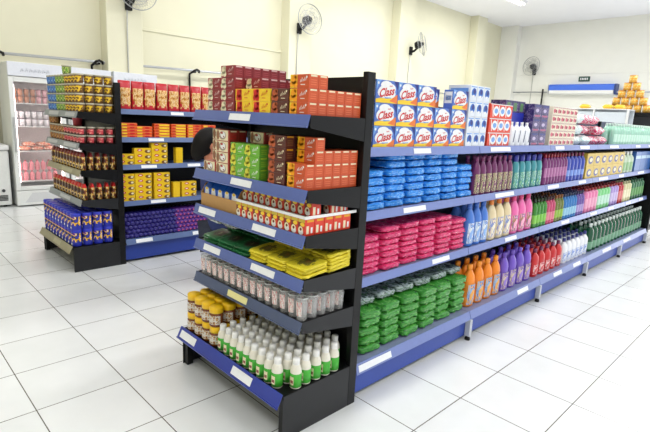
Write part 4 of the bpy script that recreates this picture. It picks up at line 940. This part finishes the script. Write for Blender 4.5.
# ------------------------------------------------------------------ fridges, chest freezer
def fridge(label, x0, wd, full):
    t = thing('display_fridge', label, 'fridge', (x0, 6.55, 0), 0, 'glass door fridges')
    D, H = .6, 2.06
    inner = mat('fridge_lining', (236, 226, 226), .4)
    m = MB(); m.box(0, .045, .04, D, .02, H, offwhite, .004); m.box(wd-.045, wd, .04, D, .02, H, offwhite, .004); m.box(.046, wd-.046, D-.04, D, .02, H, inner); m.box(.046, wd-.046, .04, D-.041, .02, .27, offwhite); m.box(.046, wd-.046, .04, D-.041, 1.86, H, offwhite)
    obj('cabinet', m, t)
    h = obj('header', MB().box(0, wd, -.01, .039, 1.87, H, mat('header_white', (228, 231, 240), .3), .004), t)
    s = MB()
    for i in range(7): s.tube([(.16+i*.055, -.0115, 1.93), (.175+i*.055, -.0115, 1.985), (.19+i*.055, -.0115, 1.94), (.205+i*.055, -.0115, 1.965)], .004, mat('faint_script', (214, 218, 228), .4), 5)
    obj('lettering', s, h)
    f_ = MB(); f_.box(0, .06, 0, .038, .245, 1.86, offwhite, .004); f_.box(wd-.06, wd, 0, .038, .245, 1.86, offwhite, .004); f_.box(.061, wd-.061, 0, .038, .245, .3, offwhite, .004); f_.box(.061, wd-.061, 0, .038, 1.79, 1.86, offwhite, .004)
    d = obj('door', f_, t); obj('glass', MB().box(.061, wd-.061, .012, .018, .301, 1.789, glassmat('fridge_glass', (240, 240, 240), .93, .02)), d)
    obj('handle', MB().box(.02, .045, -.03, -.001, .8, 1.3, mat('handle_grey', (190, 192, 194), .4), .006), d)
    k_ = MB(); k_.box(0, wd, .0, .038, .02, .235, offwhite, .005)
    kp = obj('lower_panel', k_, t); g = MB(); g.add([(.1, -.001, .06), (wd-.1, -.001, .06), (wd-.2, -.001, .2), (.2, -.001, .2)], [(0, 1, 2, 3)], mat('panel_grey', (212, 214, 216), .35)); obj('vent', g, kp)
    obj('lamp', MB().tube([(.07, .08, .35), (.07, .08, 1.75)], .012, emat('fridge_lamp', (255, 236, 232), 16), 8), t)
    obj('lamp', MB().tube([(wd-.07, .08, .35), (wd-.07, .08, 1.75)], .012, emat('fridge_lamp', (255, 236, 232), 16), 8), t)
    for z_ in (.37, .81, 1.17, 1.5): obj('shelf', MB().box(.05, wd-.05, .09, D-.05, z_-.016, z_, mat('fridge_shelf', (214, 210, 210), .4), .003), t)
    return t
fridge('white glass door fridge holding yoghurt cups behind the stacked tubs', -.15, .72, True)
fridge('white fridge behind the red snack bags, next to the first fridge', .6, .66, False)
fridge('white fridge behind the red snack bags, furthest along the wall', 1.3, .72, False)
def cup(body, top, R=.036, h=.1):
    m = MB().lathe([(R*.8, 0), (R, h*.9)], body, 12); m.lathe([(R*1.03, h*.9), (R*1.03, h*.97), (0, h)], top, 12); return m
k1 = Kind('yoghurt_cup', 'brown cup on the upper fridge shelf', 'cup', 'brown cups in the fridge', [('cup', cup(mat('cup_tan', (190, 130, 100), .4), mat('cup_brown', (140, 84, 70), .4)))])
k2 = Kind('yoghurt_cup', 'pink cup on the upper fridge shelf', 'cup', 'pink cups in the fridge', [('cup', cup(mat('cup_pink', (226, 170, 180), .4), mat('cup_plum', (140, 70, 90), .4)))])
k3 = Kind('yoghurt_cup', 'white cup with dark lid in the fridge', 'cup', 'white cups in the fridge', [('cup', cup(mat('cup_white', (230, 222, 226), .4), mat('cup_dark', (90, 60, 76), .4), h=.11))])
k4 = Kind('yoghurt_bottle', 'pink drink bottle low in the fridge', 'bottle', 'pink bottles in the fridge', [('bottle', bottle(.066, .066, .15, ROUND, mat('drink_pink', (222, 130, 140), .35), 12).lathe([(.013, .13), (.014, .15), (0, .152)], mat('drink_cap', (176, 70, 90), .4), 10))])
for c in range(7):
    for t in range(2):
        (k1 if c < 4 else k2).put((-.06+c*.078, 6.7, 1.501+t*.101), 0, where(c if c < 4 else c-4, 'the hinge side' if c < 4 else 'the brown cups', 0, 1, t, 2))
        k3.put((-.06+c*.078, 6.7, 1.171+t*.111), 0, where(c, 'the hinge side', 0, 1, t, 2))
        k4.put((-.06+c*.078, 6.7, .371+t*.153), 0, where(c, 'the hinge side', 0, 1, t, 2))
saus = mat('sausage', (226, 130, 100), .35); k5 = Kind('sausage_pack', 'salmon pink sausage pack in the fridge', 'sausage pack', 'sausage packs', [('pack', [MB().bag(.2, .16, .06, pmat('sausage_film', [(0, (206, 90, 70)), (.45, (236, 170, 140)), (.6, (244, 220, 206))], 5, .2, 2), 200+i, 10, 8, .35) for i in range(2)])])
for i in range(3): k5.put((.02+i*.17, 6.77, .812), random.uniform(-.08, .08)+PI/2, f'lower layer, {ORD[i]} from the hinge side'); 
for i in range(2): k5.put((.09+i*.19, 6.77, .873), random.uniform(-.1, .1)+PI/2, f'upper layer, {ORD[i]} from the hinge side')
t = thing('chest_freezer', 'white chest freezer standing beside the glass door fridge', 'freezer', (-1.3, 6.6, 0))
obj('body', MB().box(0, 1.1, .02, .58, .03, .82, offwhite, .02), t)
obj('lid', MB().box(-.01, 1.11, .0, .59, .825, .9, white, .02), t)
v = MB()
for i in range(4): v.box(.85, 1.05, .008, .019, .1+i*.022, .113+i*.022, mat('vent_dark', (90, 92, 94), .5))
obj('vent', v, t)
obj('thermostat_knob', MB().lathe([(.022, 0), (.022, .012), (0, .014)], mat('knob_dark', (60, 62, 66), .4), 14), t, (1.0, .0195, .245)).rotation_euler = (PI/2, 0, 0)
obj('lock', MB().box(.72, .78, -.008, -.0005, .845, .87, darkgrey, .002), t)
for x in (.08, 1.02): obj('foot', MB().lathe([(.025, 0), (.02, .029)], black, 10), t, (x, .1, 0))

# ------------------------------------------------------------------ far end of the shop
t = thing('back_shelving', 'white shelving in the distance with yellow packs on top', 'shelving', (9.6, 1.4, 0))
whp = mat('distant_white_panel', (206, 214, 222), .4)
for a, b in ((.03, .62), (.66, 1.25)): obj('side_panel', MB().box(0, .04, a, b, .05, 1.9, whp, .003), t)
for y in (-.01, .625, 1.255): obj('upright', MB().box(-.03, .05, y, y+.03, 0, 1.95, offwhite, .003), t)
obj('top', MB().box(-.03, .45, -.01, 1.28, 1.951, 1.965, white, .002), t)
obj('rear_panel', MB().box(.42, .45, 0, 1.28, 0, 1.95, whp), t)
for z_ in (.3, .8, 1.3): obj('shelf', MB().box(.06, .41, .02, 1.24, z_, z_+.03, white), t)
t = thing('dark_shelving', 'black topped shelving in the distance under the pyramid of yellow cans', 'shelving', (10.3, .75, 0))
obj('body', MB().box(0, .6, .05, 1.75, 0, 1.86, darkgrey, .003), t); obj('top', MB().box(-.03, .63, .0, 1.8, 1.861, 1.93, black, .004), t)
ca = pmat('can_yellow_art', [(0, (226, 160, 40)), (.44, (240, 214, 130)), (.55, (206, 110, 30)), (.62, (236, 190, 80))], 3, .35, 1)
def bigcan():
    R, h = .076, .155
    m = MB().lathe([(R, 0), (R, h*.94)], mat('can_gold', (222, 160, 50), .35), 16); m.lathe([(R*1.01, h*.1), (R*1.01, h*.9)], ca, 16)
    return m, MB().lathe([(R*1.02, h*.93), (R*1.02, h*.98), (R*.9, h), (0, h)], mat('can_lid', (196, 120, 40), .35), 16)
a, b = bigcan()
k_bc = Kind('food_can', 'yellow can in the distant pyramid', 'can', 'pyramid of yellow cans', [('can', a), ('lid', b)])
for t in range(5):
    n = 5-t
    for c in range(n): k_bc.put((10.42, 1.62+(c-(n-1)/2)*.172, 1.931+t*.156), -PI/2, f'{tierword(t, 5)}, {ORD[c]} from the shop front')
k_yp = Kind('paper_pack', 'yellow pack lying on top of the distant white shelving', 'pack', 'yellow packs on the white shelving', [('pack', MB().bag(.2, .16, .09, mat('yellow_film', (240, 196, 60), .35), 300, 10, 8, .2))])
for i, y in enumerate((1.62, 1.84, 2.3)): k_yp.put((9.8, y, 1.966), PI/2, f'{ORD[i]} from the pyramid')

# ------------------------------------------------------------------ person crouching in the aisle behind the display
def skin(name, nodes, edges, m, sub=2):
    me = bpy.data.meshes.new(name); names = list(nodes)
    me.from_pydata([nodes[n][0] for n in names], [(names.index(a), names.index(b)) for a, b in edges], [])
    o = bpy.data.objects.new(name, me); COL.objects.link(o)
    md = o.modifiers.new('s', 'SKIN'); md.use_smooth_shade = True
    for i, n in enumerate(names):
        r_ = nodes[n][1]; r_ = r_ if isinstance(r_, tuple) else (r_, r_)
        me.skin_vertices[0].data[i].radius = r_; me.skin_vertices[0].data[i].use_root = (i == 0)
    sb = o.modifiers.new('u', 'SUBSURF'); sb.levels = sub; sb.render_levels = sub
    bpy.context.view_layer.update()
    out = bpy.data.meshes.new_from_object(o.evaluated_get(bpy.context.evaluated_depsgraph_get()))
    bpy.data.objects.remove(o); bpy.data.meshes.remove(me); out.materials.clear(); out.materials.append(m)
    for p in out.polygons: p.use_smooth = True; p.material_index = 0
    out.name = name; return out
skinm = mat('skin', (206, 132, 104), .5, var=.05); hair = mat('dark_hair', (17, 13, 13), .6, spec=.2, var=.3, scale=90); shirt = mat('navy_shirt', (36, 52, 110), .7, var=.1); jean = mat('dark_jeans', (40, 46, 66), .7, var=.12)
pt = thing('person', 'dark haired person in a navy top crouching in the aisle behind the nearest display', 'person', (.27, 1.97, 0), .1)
# local frame: +x forward, kneeling on the right knee
B = {'pelvis': ((.17, 0, .46), (.13, .11)), 'waist': ((.18, 0, .66), (.115, .095)), 'chest': ((.14, 0, .9), (.13, .095)), 'neckbase': ((.08, 0, 1.05), (.06, .055)), 'neck': ((.04, .01, 1.11), .048), 'skull': ((.01, .02, 1.19), (.055, .055)),
     'hipL': ((.19, .1, .44), .085), 'kneeL': ((.53, .14, .51), .06), 'ankL': ((.32, .13, .09), .04), 'toeL': ((.46, .14, .035), .035),
     'hipR': ((.19, -.1, .44), .085), 'kneeR': ((.54, -.14, .47), .06), 'ankR': ((.3, -.13, .09), .042), 'toeR': ((.44, -.14, .035), .035)}
Ed = [('pelvis', 'waist'), ('waist', 'chest'), ('chest', 'neckbase'), ('neckbase', 'neck'), ('neck', 'skull'), ('pelvis', 'hipL'), ('hipL', 'kneeL'), ('kneeL', 'ankL'), ('ankL', 'toeL'), ('pelvis', 'hipR'), ('hipR', 'kneeR'), ('kneeR', 'ankR'), ('ankR', 'toeR')]
for s, S in ((1, 'L'), (-1, 'R')):
    B['sh'+S] = ((.12, s*.15, .99), .052); B['el'+S] = ((.26, s*.2, .75), .04); B['wr'+S] = ((.44, s*.16, .65), .028); B['palm'+S] = ((.5, s*.14, .62), (.034, .018))
    Ed += [('chest', 'sh'+S), ('sh'+S, 'el'+S), ('el'+S, 'wr'+S), ('wr'+S, 'palm'+S)]
    for q, (dy, L_) in enumerate(((-.03, .07), (-.01, .08), (.01, .075), (.03, .06))):
        B[f'f{q}a{S}'] = ((.535, s*.14+dy, .615), .0095); B[f'f{q}b{S}'] = ((.555+L_*.55, s*.14+dy*1.15, .605), .0085); B[f'f{q}c{S}'] = ((.555+L_*.9, s*.14+dy*1.2, .575), .007)
        Ed += [('palm'+S, f'f{q}a{S}'), (f'f{q}a{S}', f'f{q}b{S}'), (f'f{q}b{S}', f'f{q}c{S}')]
    B['tha'+S] = ((.5, s*.14-s*.04, .61), .011); B['thb'+S] = ((.54, s*.14-s*.06, .595), .009); Ed += [('palm'+S, 'tha'+S), ('tha'+S, 'thb'+S)]
body = skin('body', B, Ed, skinm)
# head: a shaped ellipsoid with brow, nose, mouth, chin, added to the same mesh
bm = bmesh.new(); bm.from_mesh(body)
HC = Vector((.02, .02, 1.25))
r_ = bmesh.ops.create_uvsphere(bm, u_segments=28, v_segments=20, radius=1.)
for v in r_['verts']:
    p = v.co.copy(); x, y, zz = p
    jaw = max(0, -zz); fx = .098*(1-.12*jaw); fy = .076*(1-.3*jaw)
    q = Vector((x*fx, y*fy, zz*.118))
    if x > .6: q.x += .022*math.exp(-((y/.16)**2+((zz+.12)/.22)**2)) - .01*math.exp(-(((abs(y)-.36)/.16)**2+((zz-.1)/.14)**2)) + .007*math.exp(-((y/.3)**2+((zz+.5)/.1)**2)) + .008*math.exp(-((y/.25)**2+((zz+.78)/.14)**2))
    if abs(y) > .85 and -.3 < zz < .25: q.y += math.copysign(.01, y)
    v.co = HC+Matrix.Rotation(-.65, 3, 'Z') @ Matrix.Rotation(.55, 3, 'Y') @ q
for fc in bm.faces: fc.smooth = True
bm.to_mesh(body); bm.free()
obj('body', body, pt)
Rh = Matrix.Rotation(-.65, 3, 'Z') @ Matrix.Rotation(.55, 3, 'Y')
hm = MB(); vs_ = []; na, nb = 24, 14
for j in range(nb+1):
    th = PI*j/nb
    for i in range(na):
        a = 2*PI*i/na; d = Vector((math.sin(th)*math.cos(a), math.sin(th)*math.sin(a), math.cos(th)))
        front = max(0, d.x)*(1 if d.z < .45 else .0)
        rad = 1.1-.3*front+.03*noise.noise(d*5)
        long_ = 1.0+.35*max(0, -d.z)*(1 if d.x < .3 else 0)
        vs_.append(HC+Rh @ Vector((d.x*.102*rad-.008, d.y*.086*rad, d.z*.122*rad*long_)))
hm.add(vs_, [(j*na+i, (j+1)*na+i, (j+1)*na+(i+1) % na, j*na+(i+1) % na) for j in range(nb) for i in range(na)], hair, True)
obj('hair', hm, pt)
for s in (-1, 1):
    e = MB().lathe([(0, -.009), (.006, -.007), (.009, 0), (.006, .007), (0, .009)], mat('eye_dark', (50, 36, 30), .2), 10); c_ = HC+Rh @ Vector((.079, s*.03, .012)); obj('eye', e, pt, c_)
cl = {n: (B[n][0], tuple(q*1.2+.014 for q in (B[n][1] if isinstance(B[n][1], tuple) else (B[n][1],)*2))) for n in ('chest', 'waist', 'pelvis', 'neckbase', 'shL', 'shR', 'elL', 'elR')}
cl['pelvis'] = (Vector(B['pelvis'][0])+Vector((0, 0, -.02)), (.172, .15)); cl['waist'] = (B['waist'][0], (.155, .13)); cl['chest'] = (B['chest'][0], (.168, .13)); cl['neckbase'] = (Vector(B['neckbase'][0])-Vector((0, 0, .01)), (.085, .08))
obj('shirt', skin('shirt', cl, [('chest', 'waist'), ('waist', 'pelvis'), ('chest', 'neckbase'), ('chest', 'shL'), ('shL', 'elL'), ('chest', 'shR'), ('shR', 'elR')], shirt), pt)
tr = {n: (B[n][0], tuple(q*1.15+.012 for q in (B[n][1] if isinstance(B[n][1], tuple) else (B[n][1],)*2))) for n in ('pelvis', 'hipL', 'kneeL', 'ankL', 'hipR', 'kneeR', 'ankR')}
tr['pelvis'] = (B['pelvis'][0], (.165, .14))
obj('trousers', skin('trousers', tr, [('pelvis', 'hipL'), ('hipL', 'kneeL'), ('kneeL', 'ankL'), ('pelvis', 'hipR'), ('hipR', 'kneeR'), ('kneeR', 'ankR')], jean), pt)
for s, S in ((1, 'L'), (-1, 'R')):
    a_, b_ = Vector(B['ank'+S][0]), Vector(B['toe'+S][0]); sh_ = {'a': (a_-Vector((0, 0, .025)), .05), 'b': ((a_+b_)/2-Vector((0, 0, .01)), .045), 'c': (b_+Vector((0, 0, .006)), .04)}
    obj('shoe', skin('shoe', sh_, [('a', 'b'), ('b', 'c')], mat('shoe_dark', (40, 38, 40), .5)), pt)
obj('collar', MB().lathe([(.082, 0), (.066, .03), (.068, .031), (.085, 0)], mat('collar_white', (222, 226, 236), .6), 18, (.065, .005, 1.055)), pt)
